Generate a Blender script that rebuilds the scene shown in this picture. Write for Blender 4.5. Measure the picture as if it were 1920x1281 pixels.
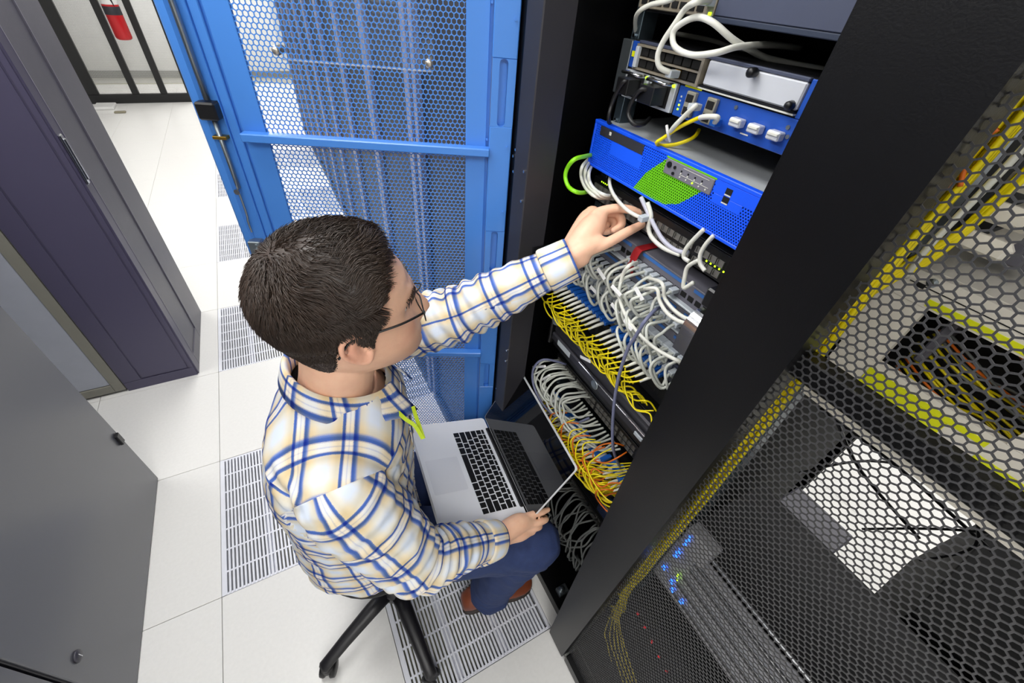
import bpy, bmesh, math, random
import numpy as np
from mathutils import Vector, Matrix, noise
for o in list(bpy.data.objects): bpy.data.objects.remove(o)
rnd = random.Random(7)
SC = bpy.context.scene
COL = SC.collection
# ------------------------------------------------------------------ camera, world, exposure
IMW, IMH, FPX = 1920, 1281, 775.9
CAM = Vector((0.5563, -0.8517, 1.7157))
_yaw, _pit, _rol = 0.5531, 0.7206, 0.1061
_R = Vector((math.cos(_yaw), -math.sin(_yaw), 0))
_F = Vector((math.sin(_yaw)*math.cos(_pit), math.cos(_yaw)*math.cos(_pit), -math.sin(_pit)))
_U = _R.cross(_F)
CR = math.cos(_rol)*_R + math.sin(_rol)*_U
CU = -math.sin(_rol)*_R + math.cos(_rol)*_U
cd = bpy.data.cameras.new('camera'); cam = bpy.data.objects.new('camera', cd); COL.objects.link(cam)
cd.sensor_fit = 'HORIZONTAL'; cd.sensor_width = 36.0; cd.lens = FPX/IMW*36.0; cd.clip_start = 0.02
cam.matrix_world = Matrix(((CR.x, CU.x, -_F.x, CAM.x), (CR.y, CU.y, -_F.y, CAM.y), (CR.z, CU.z, -_F.z, CAM.z), (0, 0, 0, 1)))
SC.camera = cam
W = bpy.data.worlds.new('world'); SC.world = W; W.use_nodes = True
W.node_tree.nodes['Background'].inputs[0].default_value = (0.9, 0.95, 1.0, 1)
W.node_tree.nodes['Background'].inputs[1].default_value = 0.35
SC.view_settings.view_transform = 'Standard'; SC.view_settings.look = 'None'
SC.view_settings.gamma = 1.0; SC.view_settings.exposure = 0.12; SC.view_settings.use_curve_mapping = False
LIGHT_POWER = 21.0
CEIL = 2.75
LIGHTS = [(.35, -1.9), (.35, .2), (.35, 2.2), (.35, 4.0), (.35, 5.8), (.25, 7.9), (-.95, -1.5), (-.95, -.1), (-.95, 1.3), (-.95, 2.9), (2.75, -1.0), (2.75, 1.6)]  # row over the left cabinets is added fill, throwing lower-angle light on the rack fronts

def ray(px, py):
    return _F + CR*((px-IMW/2)/FPX) - CU*((py-IMH/2)/FPX)
def atX(px, py, X=1.15):            # point of the plane x = X seen at a picture position
    r = ray(px, py); return CAM + r*((X-CAM.x)/r.x)
def atD(px, py, d):                 # point at a depth
    return CAM + ray(px, py)*d

# ------------------------------------------------------------------ materials
def lin(h):
    if isinstance(h, str):
        h = h.lstrip('#'); h = [int(h[i:i+2], 16)/255 for i in (0, 2, 4)]
    return tuple((c/12.92 if c <= .04045 else ((c+.055)/1.055)**2.4) for c in h) + (1.0,)
MATS = {}
def mat(name, col, rough=.5, metal=0., var=.06, vscale=18., bump=0., bscale=120., emit=0., spec=.5, trans=0.):
    if name in MATS: return MATS[name]
    m = bpy.data.materials.new(name); m.use_nodes = True; nt = m.node_tree; b = nt.nodes['Principled BSDF']
    c = lin(col)
    b.inputs['Base Color'].default_value = c; b.inputs['Roughness'].default_value = rough
    b.inputs['Metallic'].default_value = metal; b.inputs['Specular IOR Level'].default_value = spec
    if trans: b.inputs['Transmission Weight'].default_value = trans
    tc = nt.nodes.new('ShaderNodeTexCoord')
    if var > 0:
        n = nt.nodes.new('ShaderNodeTexNoise'); n.inputs['Scale'].default_value = vscale; n.inputs['Detail'].default_value = 5
        nt.links.new(tc.outputs['Object'], n.inputs['Vector'])
        mx = nt.nodes.new('ShaderNodeMix'); mx.data_type = 'RGBA'
        mx.inputs['A'].default_value = tuple(max(0, v*(1-var)) for v in c[:3])+(1,)
        mx.inputs['B'].default_value = tuple(min(1, v*(1+var)) for v in c[:3])+(1,)
        nt.links.new(n.outputs['Fac'], mx.inputs['Factor']); nt.links.new(mx.outputs['Result'], b.inputs['Base Color'])
    if bump > 0:
        n2 = nt.nodes.new('ShaderNodeTexNoise'); n2.inputs['Scale'].default_value = bscale; n2.inputs['Detail'].default_value = 3
        nt.links.new(tc.outputs['Object'], n2.inputs['Vector'])
        bp = nt.nodes.new('ShaderNodeBump'); bp.inputs['Strength'].default_value = bump; bp.inputs['Distance'].default_value = .002
        nt.links.new(n2.outputs['Fac'], bp.inputs['Height']); nt.links.new(bp.outputs['Normal'], b.inputs['Normal'])
    if emit:
        b.inputs['Emission Color'].default_value = c; b.inputs['Emission Strength'].default_value = emit
    MATS[name] = m
    return m

# ------------------------------------------------------------------ mesh helpers
class MB:
    def __init__(s): s.v = []; s.f = []; s.uv = {}; s.T = Matrix.Identity(4)
    def add(s, vs, fs):
        n = len(s.v); s.v += [tuple(s.T @ Vector(v)) for v in vs]; s.f += [tuple(i+n for i in f) for f in fs]; return s
    def box(s, x0, x1, y0, y1, z0, z1, ch=0.0):
        if x0 > x1: x0, x1 = x1, x0
        if y0 > y1: y0, y1 = y1, y0
        if z0 > z1: z0, z1 = z1, z0
        ch = min(ch, .45*min(x1-x0, y1-y0, z1-z0))
        if ch <= 0:
            vs = [(x, y, z) for x in (x0, x1) for y in (y0, y1) for z in (z0, z1)]
            return s.add(vs, [(0, 1, 3, 2), (4, 6, 7, 5), (0, 4, 5, 1), (2, 3, 7, 6), (0, 2, 6, 4), (1, 5, 7, 3)])
        vs = []; idx = {}
        L = ((x0, x1), (y0, y1), (z0, z1))
        for c in [(a, b, d) for a in (0, 1) for b in (0, 1) for d in (0, 1)]:
            for ax in range(3):
                p = [L[k][c[k]] for k in range(3)]
                for k in range(3):
                    if k != ax: p[k] += ch*(1 if c[k] == 0 else -1)
                idx[c, ax] = len(vs); vs.append(tuple(p))
        fs = []
        for ax in range(3):
            o = [k for k in range(3) if k != ax]
            for e in (0, 1):
                q = []
                for a, b in ((0, 0), (1, 0), (1, 1), (0, 1)):
                    c = [0, 0, 0]; c[ax] = e; c[o[0]] = a; c[o[1]] = b; q.append(idx[tuple(c), ax])
                fs.append(tuple(q))
            for a in (0, 1):
                for b in (0, 1):
                    c0 = [0, 0, 0]; c0[o[0]] = a; c0[o[1]] = b; c1 = list(c0); c1[ax] = 1
                    c0, c1 = tuple(c0), tuple(c1)
                    fs.append((idx[c0, o[0]], idx[c0, o[1]], idx[c1, o[1]], idx[c1, o[0]]))
        for c in [(a, b, d) for a in (0, 1) for b in (0, 1) for d in (0, 1)]:
            fs.append((idx[c, 0], idx[c, 1], idx[c, 2]))
        return s.add(vs, fs)
    def tube(s, pts, r, n=8, cap=True):
        pts = [Vector(p) for p in pts]; m = len(pts)
        rs = r if isinstance(r, (list, tuple)) else [r]*m
        t0 = (pts[1]-pts[0]).normalized()
        u = t0.orthogonal().normalized(); vs = []; fs = []
        for i, p in enumerate(pts):
            t = (pts[min(i+1, m-1)]-pts[max(i-1, 0)]).normalized()
            u = (u-t*u.dot(t)); u = u.normalized() if u.length > 1e-6 else t.orthogonal().normalized()
            w = t.cross(u)
            for k in range(n):
                a = 2*math.pi*k/n; vs.append(p+(u*math.cos(a)+w*math.sin(a))*rs[i])
        for i in range(m-1):
            for k in range(n):
                k2 = (k+1) % n; fs.append((i*n+k, i*n+k2, (i+1)*n+k2, (i+1)*n+k))
        if cap: fs += [tuple(range(n-1, -1, -1)), tuple((m-1)*n+k for k in range(n))]
        return s.add(vs, fs)
    def loft(s, rings, cap=True):
        n = len(rings[0]); vs = [p for r in rings for p in r]; fs = []; m = len(rings)
        for i in range(m-1):
            for k in range(n):
                k2 = (k+1) % n; fs.append((i*n+k, i*n+k2, (i+1)*n+k2, (i+1)*n+k))
        if cap: fs += [tuple(range(n-1, -1, -1)), tuple((m-1)*n+k for k in range(n))]
        return s.add(vs, fs)
    def cyl(s, c, axis, r, h, n=16, r2=None):
        c = Vector(c); a = Vector(axis).normalized()
        return s.tube([c, c+a*h], [r, r if r2 is None else r2], n)
    def lathe(s, c, axis, prof, n=20):
        c = Vector(c); a = Vector(axis).normalized(); u = a.orthogonal().normalized(); w = a.cross(u)
        rings = [[c+a*h+(u*math.cos(2*math.pi*k/n)+w*math.sin(2*math.pi*k/n))*r for k in range(n)] for r, h in prof]
        return s.loft(rings)
    def prism(s, poly, d):          # polygon (3D points) pushed along d
        n = len(poly); d = Vector(d); vs = [Vector(p) for p in poly]+[Vector(p)+d for p in poly]
        fs = [tuple(range(n-1, -1, -1)), tuple(range(n, 2*n))]+[(i, (i+1) % n, n+(i+1) % n, n+i) for i in range(n)]
        return s.add(vs, fs)
def fixn(me):
    bm = bmesh.new(); bm.from_mesh(me); bmesh.ops.recalc_face_normals(bm, faces=bm.faces); bm.to_mesh(me); bm.free()
def link(name, me, parent=None, loc=None):
    o = bpy.data.objects.new(name, me); COL.objects.link(o)
    if parent is not None:
        o.parent = parent; o.matrix_parent_inverse = Matrix.Translation(-parent_loc(parent))
    return o
def parent_loc(o):
    p = Vector((0, 0, 0))
    while o is not None: p = p+o.location; o = o.parent if False else None
    return p
def obj(name, mb, m, parent=None, smooth=False, fix=True):
    me = bpy.data.meshes.new(name); me.from_pydata(mb.v, [], mb.f); me.update()
    if fix: fixn(me)
    if m is not None: me.materials.append(m)
    if smooth: me.shade_smooth()
    return link(name, me, parent)
def tag(o, label=None, cat=None, group=None, kind=None):
    if label: o['label'] = label
    if cat: o['category'] = cat
    if group: o['group'] = group
    if kind: o['kind'] = kind
    return o
def thing(name, label, cat, loc=(0, 0, 0), group=None):
    o = bpy.data.objects.new(name, None); o.empty_display_size = .05; COL.objects.link(o); o.location = loc
    return tag(o, label, cat, group)
def smoothpath(P, k=6):
    P = [Vector(p) for p in P]; out = []
    for i in range(len(P)-1):
        a = P[max(i-1, 0)]; b = P[i]; c = P[i+1]; d = P[min(i+2, len(P)-1)]
        for j in range(k):
            t = j/k
            out.append(.5*((2*b)+(c-a)*t+(2*a-5*b+4*c-d)*t*t+(3*b-a-3*c+d)*t**3))
    out.append(P[-1]); return out
ORDW = ['first', 'second', 'third', 'fourth', 'fifth', 'sixth', 'seventh', 'eighth', 'ninth', 'tenth', 'eleventh', 'twelfth', 'thirteenth', 'fourteenth', 'fifteenth', 'sixteenth', 'seventeenth', 'eighteenth', 'nineteenth', 'twentieth', 'twenty-first', 'twenty-second']
def rbox(*a, ch=.002):
    m = MB(); m.box(*a, ch=ch); return m

# ------------------------------------------------------------------ colours
m_floor = mat('floor_laminate', '#e6e5e2', .32, var=.05, vscale=90, bump=.05, bscale=300)
m_plenum = mat('plenum_concrete', '#b3b09a', .9)
m_grate = mat('grate_white_steel', '#e4e6ee', .35, .1)
m_wall = mat('wall_paint', '#e9e9e8', .7)
m_ceil = mat('ceiling_tile', '#e8e8e6', .8)
m_purple = mat('purple_grey_steel', '#4d4960', .38, var=.04, vscale=3)
m_purple2 = mat('grey_perforated_steel', '#5d5b66', .42, var=.1, vscale=30, bump=.3, bscale=400)
m_grey = mat('grey_cabinet_steel', '#5d5e64', .27, var=.03, vscale=2, spec=.7)
m_greyd = mat('dark_grey_edge', '#3a3942', .4)
m_beige = mat('beige_frame', '#858379', .5)
m_panelw = mat('pale_panel', '#a9adb8', .4)
m_chrome = mat('chrome', '#d6d8dc', .18, 1, var=.03)
m_steel = mat('galvanised_steel', '#9aa3a8', .35, .9, var=.12, vscale=60)
m_blackst = mat('black_steel', '#060608', .36, var=.2, vscale=60, bump=.08, bscale=500, spec=.38)
m_blackp = mat('black_plastic', '#101012', .4)
m_slate = mat('slate_steel', '#2c2b30', .5, var=.08)
m_blue = mat('blue_enamel', '#4886d8', .32, var=.03, vscale=6)
m_brass = mat('brass', '#b08a3a', .3, .9)
m_red = mat('fire_red', '#b5121a', .3)
m_white = mat('white_plastic', '#e2e2e0', .4)
# ================================================================== SETTING
def structure(o): o['kind'] = 'structure'; return o
XS = [-3.0+.5*i for i in range(14)]; YS0, NY = -3.0, 19
floor = structure(obj('floor', rbox(-3.2, 4.2, -3.2, 9.4, -.14, -.08, ch=0), m_plenum))
tile_me = None
for i, x in enumerate(XS):
    for k in range(NY):
        y = YS0+.6*k
        if x > 2.9 or (x < -1.6 and y > 3.4): pass
        ck = k-5                       # row number, row 0 starts at y = 0
        if (x == 0.0 and ck in (0, 2, 4, 6)) or (x == .5 and ck in (-1, 1, 3, 5, 7)): continue
        if tile_me is None:
            o = obj('floor_tile', rbox(.0008, .4992, .0008, .5992, -.03, 0, ch=.0012), m_floor, floor); tile_me = o.data
        else: o = link('floor_tile', tile_me, floor)
        o.location = (x, y, 0)
slat_me = None
def grate(x, y, near):
    m = MB()
    for yy in (0, .59): m.box(.002, .498, yy+.001, yy+.009, -.028, -.002)
    for xx in (.001, .489): m.box(xx, xx+.010, 0.001, .599, -.028, 0)
    for j in range(1, 7): m.box(.003, .497, .6*j/7-.003, .6*j/7+.003, -.008, -.0015)
    for xx in (.165, .330): m.box(xx-.012, xx+.012, .003, .597, -.045, -.02)
    g = obj('floor_grate', m, m_grate, floor); g.location = (x, y, 0)
    global slat_me
    xs = [.014+.0125*j for j in range(38)]
    if near:
        for xx in xs:
            if slat_me is None:
                s = obj('slat', rbox(-.0036, .0036, .002, .598, -.022, 0, ch=.0008), m_grate, None); slat_me = s.data
            else: s = link('slat', slat_me)
            s.parent = g; s.location = (xx, 0, 0)
    else:
        mm = MB()
        for xx in xs: mm.box(xx-.0036, xx+.0036, .002, .598, -.022, 0)
        s = obj('slat', mm, m_grate, None); s.parent = g; s['kind'] = 'stuff'
for x, k in ((0, 0), (0, 2), (0, 4), (0, 6), (.5, -1), (.5, 1), (.5, 3), (.5, 5), (.5, 7)):
    grate(x, .6*k, k in (0, -1, 1, 2))
structure(obj('ceiling', rbox(-3.2, 4.2, -3.2, 9.4, CEIL, CEIL+.1, ch=0), m_ceil))
structure(obj('wall_far', rbox(-3.2, 4.2, 8.9, 9.0, -.08, CEIL, ch=0), m_wall))
structure(obj('wall_near', rbox(-3.2, 4.2, -3.2, -3.1, -.08, CEIL, ch=0), m_wall))
structure(obj('wall_left', rbox(-3.2, -3.1, -3.2, 9.4, -.08, CEIL, ch=0), m_wall))
structure(obj('wall_right', rbox(4.0, 4.1, -3.2, 9.4, -.08, CEIL, ch=0), m_wall))
structure(obj('baseboard_far', rbox(-3.1, 4.0, 8.885, 8.9, 0, .1, ch=.003), mat('baseboard_grey', '#8f908e', .5)))
m_diff = mat('lamp_diffuser', '#ffffff', .6, var=0, emit=2.0)
ORD = ['nearest', 'second nearest', 'middle', 'fourth', 'fifth']
for i, (x, y) in enumerate(LIGHTS):
    t = thing('ceiling_light', ('flush white ceiling panel light over the aisle, %s of the row' % ORD[i % 5] if abs(x-.35) < .1 else
              'unseen ceiling panel light added over the left cabinets to brighten the rack fronts, %s of the row' % ('nearest' if y < -1 else 'second nearest' if y < 0 else 'third' if y < 2 else 'farthest') if x < -.5 else
              'flush white ceiling panel light over the far end by the fence' if x < .1 else
              'flush white ceiling panel light behind the black racks, %s one' % ('near' if y < 0 else 'far')), 'lamp', (x, y, CEIL), 'ceiling panel lights')
    fr = MB()
    for s in (-1, 1):
        fr.box(x+s*.3-.012, x+s*.3+.012, y-.612, y+.612, CEIL-.03, CEIL, .003); fr.box(x-.288, x+.288, y+s*.6-.012, y+s*.6+.012, CEIL-.03, CEIL, .003)
    obj('frame', fr, m_white, t)
    obj('diffuser', rbox(x-.288, x+.288, y-.588, y+.588, CEIL-.012, CEIL-.004, ch=0), m_diff, t)
    ld = bpy.data.lights.new('panel_lamp', 'AREA'); ld.shape = 'RECTANGLE'; ld.size = .57; ld.size_y = 1.17
    ld.energy = LIGHT_POWER*(1.5 if x > 2 else 2.2 if y > 7 else 1.0); ld.color = (1.0, .985, .96)
    lo = bpy.data.objects.new('panel_lamp', ld); COL.objects.link(lo); lo.parent = t; lo.location = (0, 0, -.02)

# ------------------------------------------------------------------ perforated sheet (hexagonal holes, real geometry)
def hexsheet(u0, u1, z0, z1, fn, pitch=.0092, wall=.0019, th=.0012, back=True):
    """sheet of pointy hexagon holes over u,z; fn(u, z, depth) -> world point"""
    a = pitch/math.sqrt(3); rin = (pitch-wall)/math.sqrt(3)
    nu = int((u1-u0)/pitch); dz = pitch*math.sqrt(3)/2; nz = int((z1-z0)/dz)
    ang = np.radians(90+60*np.arange(6))
    vs = []; fs = []; n = 0
    base = np.array([[k, (k+1) % 6, 6+(k+1) % 6, 6+k] for k in range(6)])
    wall_ = np.array([[6+k, 6+(k+1) % 6, 12+(k+1) % 6, 12+k] for k in range(6)])
    F0 = np.vstack([base, wall_])
    for j in range(nz):
        for i in range(nu):
            cu = u0+pitch*(.5+i+(.5 if j % 2 else 0)); cz = z0+dz*(j+.6)
            if cu > u1: continue
            for r_, d in ((a, 0), (rin, 0), (rin, th)):
                for t in ang: vs.append(fn(cu+r_*math.cos(t), cz+r_*math.sin(t), d))
            fs.append(F0+n); n += 18
    F = np.vstack(fs)
    me = bpy.data.meshes.new('mesh_panel'); me.from_pydata(vs, [], F.tolist()); me.update()
    return me

# ------------------------------------------------------------------ open rack
RK = thing('server_rack', 'open black server rack full of network gear, blue mesh door swung open', 'server rack', (1.5, -.33, 0))
def part(name, mb, m, p=RK, smooth=False): return obj(name, mb, m, p, smooth)
part('corner_post', rbox(.985, 1.05, -.146, -.092, 0, 2.05), m_slate)
mm = MB(); mm.box(1.0, 1.06, -.092, -.047, 0, 2.05, .002); part('hinge_post', mm, m_blackst)
part('corner_post', rbox(1.031, 1.06, -.640, -.603, 0, 2.05, ch=.004), m_blackst)
part('side_panel', rbox(1.05, 2.05, -.070, -.052, 0, 2.05), m_blackst)
part('side_panel', rbox(1.061, 2.05, -.640, -.625, 0, 2.05), m_blackst)
part('back_panel', rbox(2.03, 2.05, -.625, -.070, 0, 2.05), m_blackst)
part('top_panel', rbox(1.05, 2.05, -.625, -.070, 2.03, 2.05), m_blackst)
part('plinth', rbox(1.04, 2.03, -.603, -.071, 0.0, .05), m_blackst)
def rail(y0, y1, par, m=m_steel):
    r = MB(); r.box(1.166, 1.20, y0, y1, .06, 2.02, .001)
    return r
part('mounting_rail', rail(-.172, -.152, RK), mat('rail_steel', '#5c6a72', .35, .8))
part('mounting_rail', rail(-.62, -.602, RK), MATS['rail_steel'])
r = MB()
for k in range(42):
    z = .1+k*.04445
    r.cyl((1.1655, -.162, z), (-1, 0, 0), .0032, .003, 8)
o = part('rail_screws', r, m_chrome); o['kind'] = 'stuff'
r = MB()
for (y, z) in ((-.07, 1.45), (-.062, 1.435), (-.075, 1.42), (-.068, 1.405), (-.07, .62), (-.062, .60), (-.075, .7), (-.07, .72)):
    r = MB(); r.cyl((.9995, y, z), (-1, 0, 0), .0028, .002, 8); part('screw', r, m_chrome)
for z in (1.43, 1.37, .95, .91):
    r = MB(); r.cyl((.9845, -.137, z), (-1, 0, 0), .003, .002, 8); part('screw', r, m_chrome)
r = MB(); r.box(1.02, 1.165, -.150, -.146, 1.236, 1.262, .001); o = part('side_bracket', r, m_blackst)
r = MB()
for k in range(6):
    r = MB(); r.cyl((1.03+.022*k, -.1505, 1.249), (0, -1, 0), .0025, .002, 8); part('rivet', r, m_chrome)

# blue door, hinged at H, turned out by 156 degrees
DA = math.radians(156); H0 = Vector((1.0, -.045, 0)); du = Vector((math.cos(DA), math.sin(DA), 0)); dn = Vector((math.sin(DA), -math.cos(DA), 0))
# dn points towards the inner face that the camera sees
if dn.dot(CAM-H0) < 0: dn = -dn
def dp(u, z, d=0): return tuple(H0+du*u+dn*d+Vector((0, 0, z)))
def dbox(m, u0, u1, z0, z1, d0, d1, ch=.002):
    T = Matrix(((du.x, 0, dn.x, H0.x), (du.y, 0, dn.y, H0.y), (0, 1, 0, 0), (0, 0, 0, 1)))
    k = MB(); k.box(u0, u1, z0, z1, d0, d1, ch); m.add([T @ Vector(v) for v in k.v], k.f); return m
door = bpy.data.objects.new('door', None); COL.objects.link(door); door.parent = RK; door.location = (H0-RK.location); door['label'] = 'bright blue perforated rack door, open towards the aisle'
def dpart(name, mb, m, smooth=False):
    o = obj(name, mb, m, None, smooth); o.parent = door; o.matrix_parent_inverse = Matrix.Translation(-H0); return o
ZB, ZT = .07, 1.98
fr = MB()
# hinge-side stile with pressed slots left open between segments
slots = [(1.488, 1.602), (1.149, 1.26), (.716, .82), (1.80, 1.90)]
edges = sorted(slots); z = ZB
for a, b in edges+[(ZT, ZT)]:
    dbox(fr, .0, .046, z, a, -.002, .012, 0.0015); z = b
for a, b in edges:
    r_ = .008; uc = .024
    arc = [(uc-r_*math.cos(q), a+r_-r_*math.sin(q)) for q in np.linspace(math.pi/2, 0, 7)]+[(uc-r_*math.cos(q), b-r_+r_*math.sin(q)) for q in np.linspace(0, math.pi/2, 7)]
    for sg in (1, -1):
        poly = [(0.0005 if sg > 0 else .0455, a), *[(u if sg > 0 else 2*uc-u, z_) for u, z_ in arc], (0.0005 if sg > 0 else .0455, b)]
        fr.prism([dp(u, z_, -.001) for u, z_ in poly], dn*.0125)
    dbox(fr, .014, .034, a-.002, b+.002, -.005, -.0015, 0)
dbox(fr, .052, .094, ZB, ZT, -.006, .002, .001); dbox(fr, .046, .053, ZB, ZT, -.010, -.004, 0)
dpart('hinge_stile', fr, m_blue)
fr = MB()
dbox(fr, .486, .530, ZB, ZT, -.006, .001, .001); dbox(fr, .530, .5345, ZB, ZT, -.012, -.004, 0)
dbox(fr, .5345, .552, ZB, ZT, -.006, .004, .0015); dbox(fr, .552, .5545, ZB, ZT, -.006, .009, .001); dbox(fr, .5545, .580, ZB, ZT, -.006, .005, .001)
dbox(fr, .578, .602, ZB, ZT, -.02, .012, .006)
dpart('lock_stile', fr, m_blue)
fr = MB(); dbox(fr, .0, .6, ZB-.02, ZB+.06, -.012, .008); dpart('bottom_rail', fr, m_blue)
fr = MB(); dbox(fr, .0, .6, ZT-.06, ZT+.02, -.012, .008); dpart('top_rail', fr, m_blue)
me = hexsheet(.092, .488, ZB+.06, ZT-.06, lambda u, z, d: dp(u, z, .0-d), wall=.0017, th=.0014); me.materials.append(m_blue)
o = link('mesh_panel', me); o.parent = door; o.matrix_parent_inverse = Matrix.Translation(-H0)
for zz in (1.445, .872, .3):
    fr = MB(); dbox(fr, .044, .528, zz-.014, zz+.002, .002, .024, .002); dpart('crossbar', fr, m_blue)
fr = MB(); fr.tube([dp(.569, zz, .014) for zz in (1.97, 1.5)], .0055, 8); fr.tube([dp(.5695, zz, .014) for zz in (1.47, 1.335)], .0045, 8)
fr.tube(smoothpath([dp(.571, 1.335, .016), dp(.571, 1.29, .016), dp(.571, 1.27, .018), dp(.574, 1.262, .016), dp(.574, 1.235, .016)]), .0022, 6)
dpart('lock_rod', fr, m_steel, True)
fr = MB(); dbox(fr, .553, .588, 1.468, 1.498, .004, .030, .003); dpart('lock_guide', fr, m_blackp)
fr = MB(); dbox(fr, .556, .582, 1.432, 1.438, .004, .02, .001); dpart('rod_clip', fr, m_brass)
fr = MB(); fr.cyl(dp(.571, 1.33, .018), dn, .006, .006, 10); dpart('rod_stop', fr, m_chrome)
fr = MB(); dbox(fr, .560, .588, 1.172, 1.215, .004, .026, .002); fr.cyl(dp(.574, 1.193, .026), dn, .006, .004, 10); fr.cyl(dp(.57, 1.207, .026), dn, .003, .003, 8); fr.cyl(dp(.579, 1.18, .026), dn, .003, .003, 8); dpart('lock_block', fr, m_steel)
for u_, zz, d_ in ((.008, 1.66, .012), (.008, 1.45, .012), (.008, 1.31, .012), (.05, 1.68, 0), (.05, 1.46, 0)):
    fr = MB(); fr.cyl(dp(u_, zz, d_), dn, .0023, .003, 8); dpart('rivet', fr, m_blue)
# clear deflector sheet held on the outside of the mesh by two stand-off nuts
m_acr = bpy.data.materials.new('clear_acrylic'); m_acr.use_nodes = True
nt = m_acr.node_tree; nt.nodes.clear()
out = nt.nodes.new('ShaderNodeOutputMaterial'); tr = nt.nodes.new('ShaderNodeBsdfTransparent'); gl = nt.nodes.new('ShaderNodeBsdfGlossy'); mx = nt.nodes.new('ShaderNodeMixShader')
gl.inputs['Roughness'].default_value = .05; mx.inputs[0].default_value = .06; tr.inputs[0].default_value = (.93, .95, .98, 1)
nt.links.new(tr.outputs[0], mx.inputs[1]); nt.links.new(gl.outputs[0], mx.inputs[2]); nt.links.new(mx.outputs[0], out.inputs[0])
fr = MB(); dbox(fr, .155, .433, 1.568, 1.93, -.030, -.027, 0); dpart('clear_sheet', fr, m_acr)
fr = MB(); dbox(fr, .157, .431, 1.5655, 1.568, -.0305, -.0265, 0); dpart('sheet_edge', fr, m_white)
for u in (.430, .161):
    fr = MB(); fr.lathe(dp(u, 1.583, -.004), dn, [(.002, -.03), (.007, -.025), (.008, .001), (.006, .006), (.002, .007)], 12)
    dpart('standoff_nut', fr, mat('nut_steel', '#b9b1a4', .3, .8), True)

# ------------------------------------------------------------------ neighbouring closed rack with black mesh door
m_deep = mat('matt_black', '#040405', .75, spec=.2)
NK = thing('server_rack', 'black server rack nearest the camera, closed door of hexagonal mesh', 'server rack', (1.5, -.93, 0))
Y0, Y1 = -.645, -1.255
part('side_panel', rbox(1.05, 2.05, Y0-.013, Y0, 0, 2.05), m_deep, NK)
part('side_panel', rbox(1.05, 2.05, Y1, Y1+.015, 0, 2.05), m_deep, NK)
part('top_panel', rbox(1.05, 2.05, Y1+.016, Y0-.015, 2.03, 2.05), m_blackst, NK)
part('plinth', rbox(1.04, 2.05, Y1+.016, Y0-.015, 0, .05), m_blackst, NK)
part('rear_post', rbox(2.0, 2.05, -.70, Y0-.014, .05, 2.03), m_deep, NK)
part('rear_post', rbox(2.0, 2.05, Y1+.016, Y1+.06, .05, 2.03), m_deep, NK)
part('mounting_rail', rbox(1.166, 1.20, -.70, -.685, .06, 2.02), MATS['rail_steel'], NK)
part('mounting_rail', rbox(1.166, 1.20, -1.215, -1.20, .06, 2.02), MATS['rail_steel'], NK)
part('cable_tray', rbox(1.25, 1.95, -.684, -.66, .06, 2.0), m_deep, NK)
ND = bpy.data.objects.new('door', None); COL.objects.link(ND); ND.parent = NK; ND.location = Vector((1.0, -.61, 0))-NK.location
ND['label'] = 'closed black door with hexagonal mesh and a wide plain edge'
def npart(name, mb, m):
    o = obj(name, mb, m); o.parent = ND; o.matrix_parent_inverse = Matrix.Translation(-Vector((1.0, -.61, 0))); return o
m = MB(); m.prism([(.982, -.612, .02), (.982, -.690, .02), (.982, -.735, 2.03), (.982, -.612, 2.03)], (.046, 0, 0)); m.prism([(.989, -.6065, .02), (.989, -.6119, .02), (.989, -.6119, 2.03), (.989, -.6065, 2.03)], (.039, 0, 0)); npart('hinge_stile', m, m_blackst)
npart('lock_stile', rbox(.982, 1.03, -1.26, -1.16, .02, 2.03, ch=.006), m_blackst)
npart('bottom_rail', rbox(.984, 1.03, -1.16, -.700, .021, .07, ch=.003), m_blackst)
npart('top_rail', rbox(.984, 1.03, -1.16, -.734, 1.9, 2.03, ch=.003), m_blackst)
m_hexb = mat('black_mesh_steel', '#343436', .4, .0, var=.05)
me = hexsheet(-1.162, -.688, .066, 1.9, lambda u, z, d: (1.0+d, u, z), wall=.0016, th=.0012); me.materials.append(m_hexb)
o = link('mesh_panel', me); o.parent = ND; o.matrix_parent_inverse = Matrix.Translation(-Vector((1.0, -.61, 0)))
npart('crossbar', rbox(1.006, 1.030, -1.16, -.715, 1.405, 1.434), m_blackst)

# ------------------------------------------------------------------ rack row behind the open door
m_rowbody = mat('row_body', '#1d2232', .5); m_rowpost = mat('row_post', '#74768c', .4); m_rowmesh = mat('row_mesh', '#141824', .5, var=.3, vscale=200)
proto = None
labs = ['first', 'second', 'third', 'fourth', 'fifth', 'sixth', 'seventh', 'eighth', 'ninth']
def copy_tree(o, parent=None):
    c = o.copy(); COL.objects.link(c)
    if parent is not None:
        inv = o.matrix_parent_inverse.copy(); c.parent = parent; c.matrix_parent_inverse = inv
    for ch in list(o.children): copy_tree(ch, c)
    return c
for i in range(9):
    lab = 'dark rack with grey posts behind the blue door, %s along the row' % labs[i]
    if proto is None:
        t = proto = thing('equipment_rack', lab, 'server rack', (1.0, -.02, 0), 'racks in the row behind the blue door')
        part('body', rbox(1.02, 1.95, -.018, .578, 0, 2.05), m_rowbody, t)
        part('post', rbox(.985, 1.019, -.015, .035, 0, 2.05), m_rowpost, t); part('post', rbox(.985, 1.019, .545, .578, 0, 2.05), m_rowpost, t)
        part('base_rail', rbox(.987, 1.019, .036, .544, 0, .06), m_rowbody, t)
        part('door_panel', rbox(1.004, 1.019, .036, .544, .061, 2.0, ch=.001), m_rowmesh, t)
        part('handle', rbox(.99, 1.003, .06, .077, .95, 1.15), m_rowbody, t)
    else:
        t = copy_tree(proto); t['label'] = lab; t.location = (1.0, -.02+.6*i+.03, 0)
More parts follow.
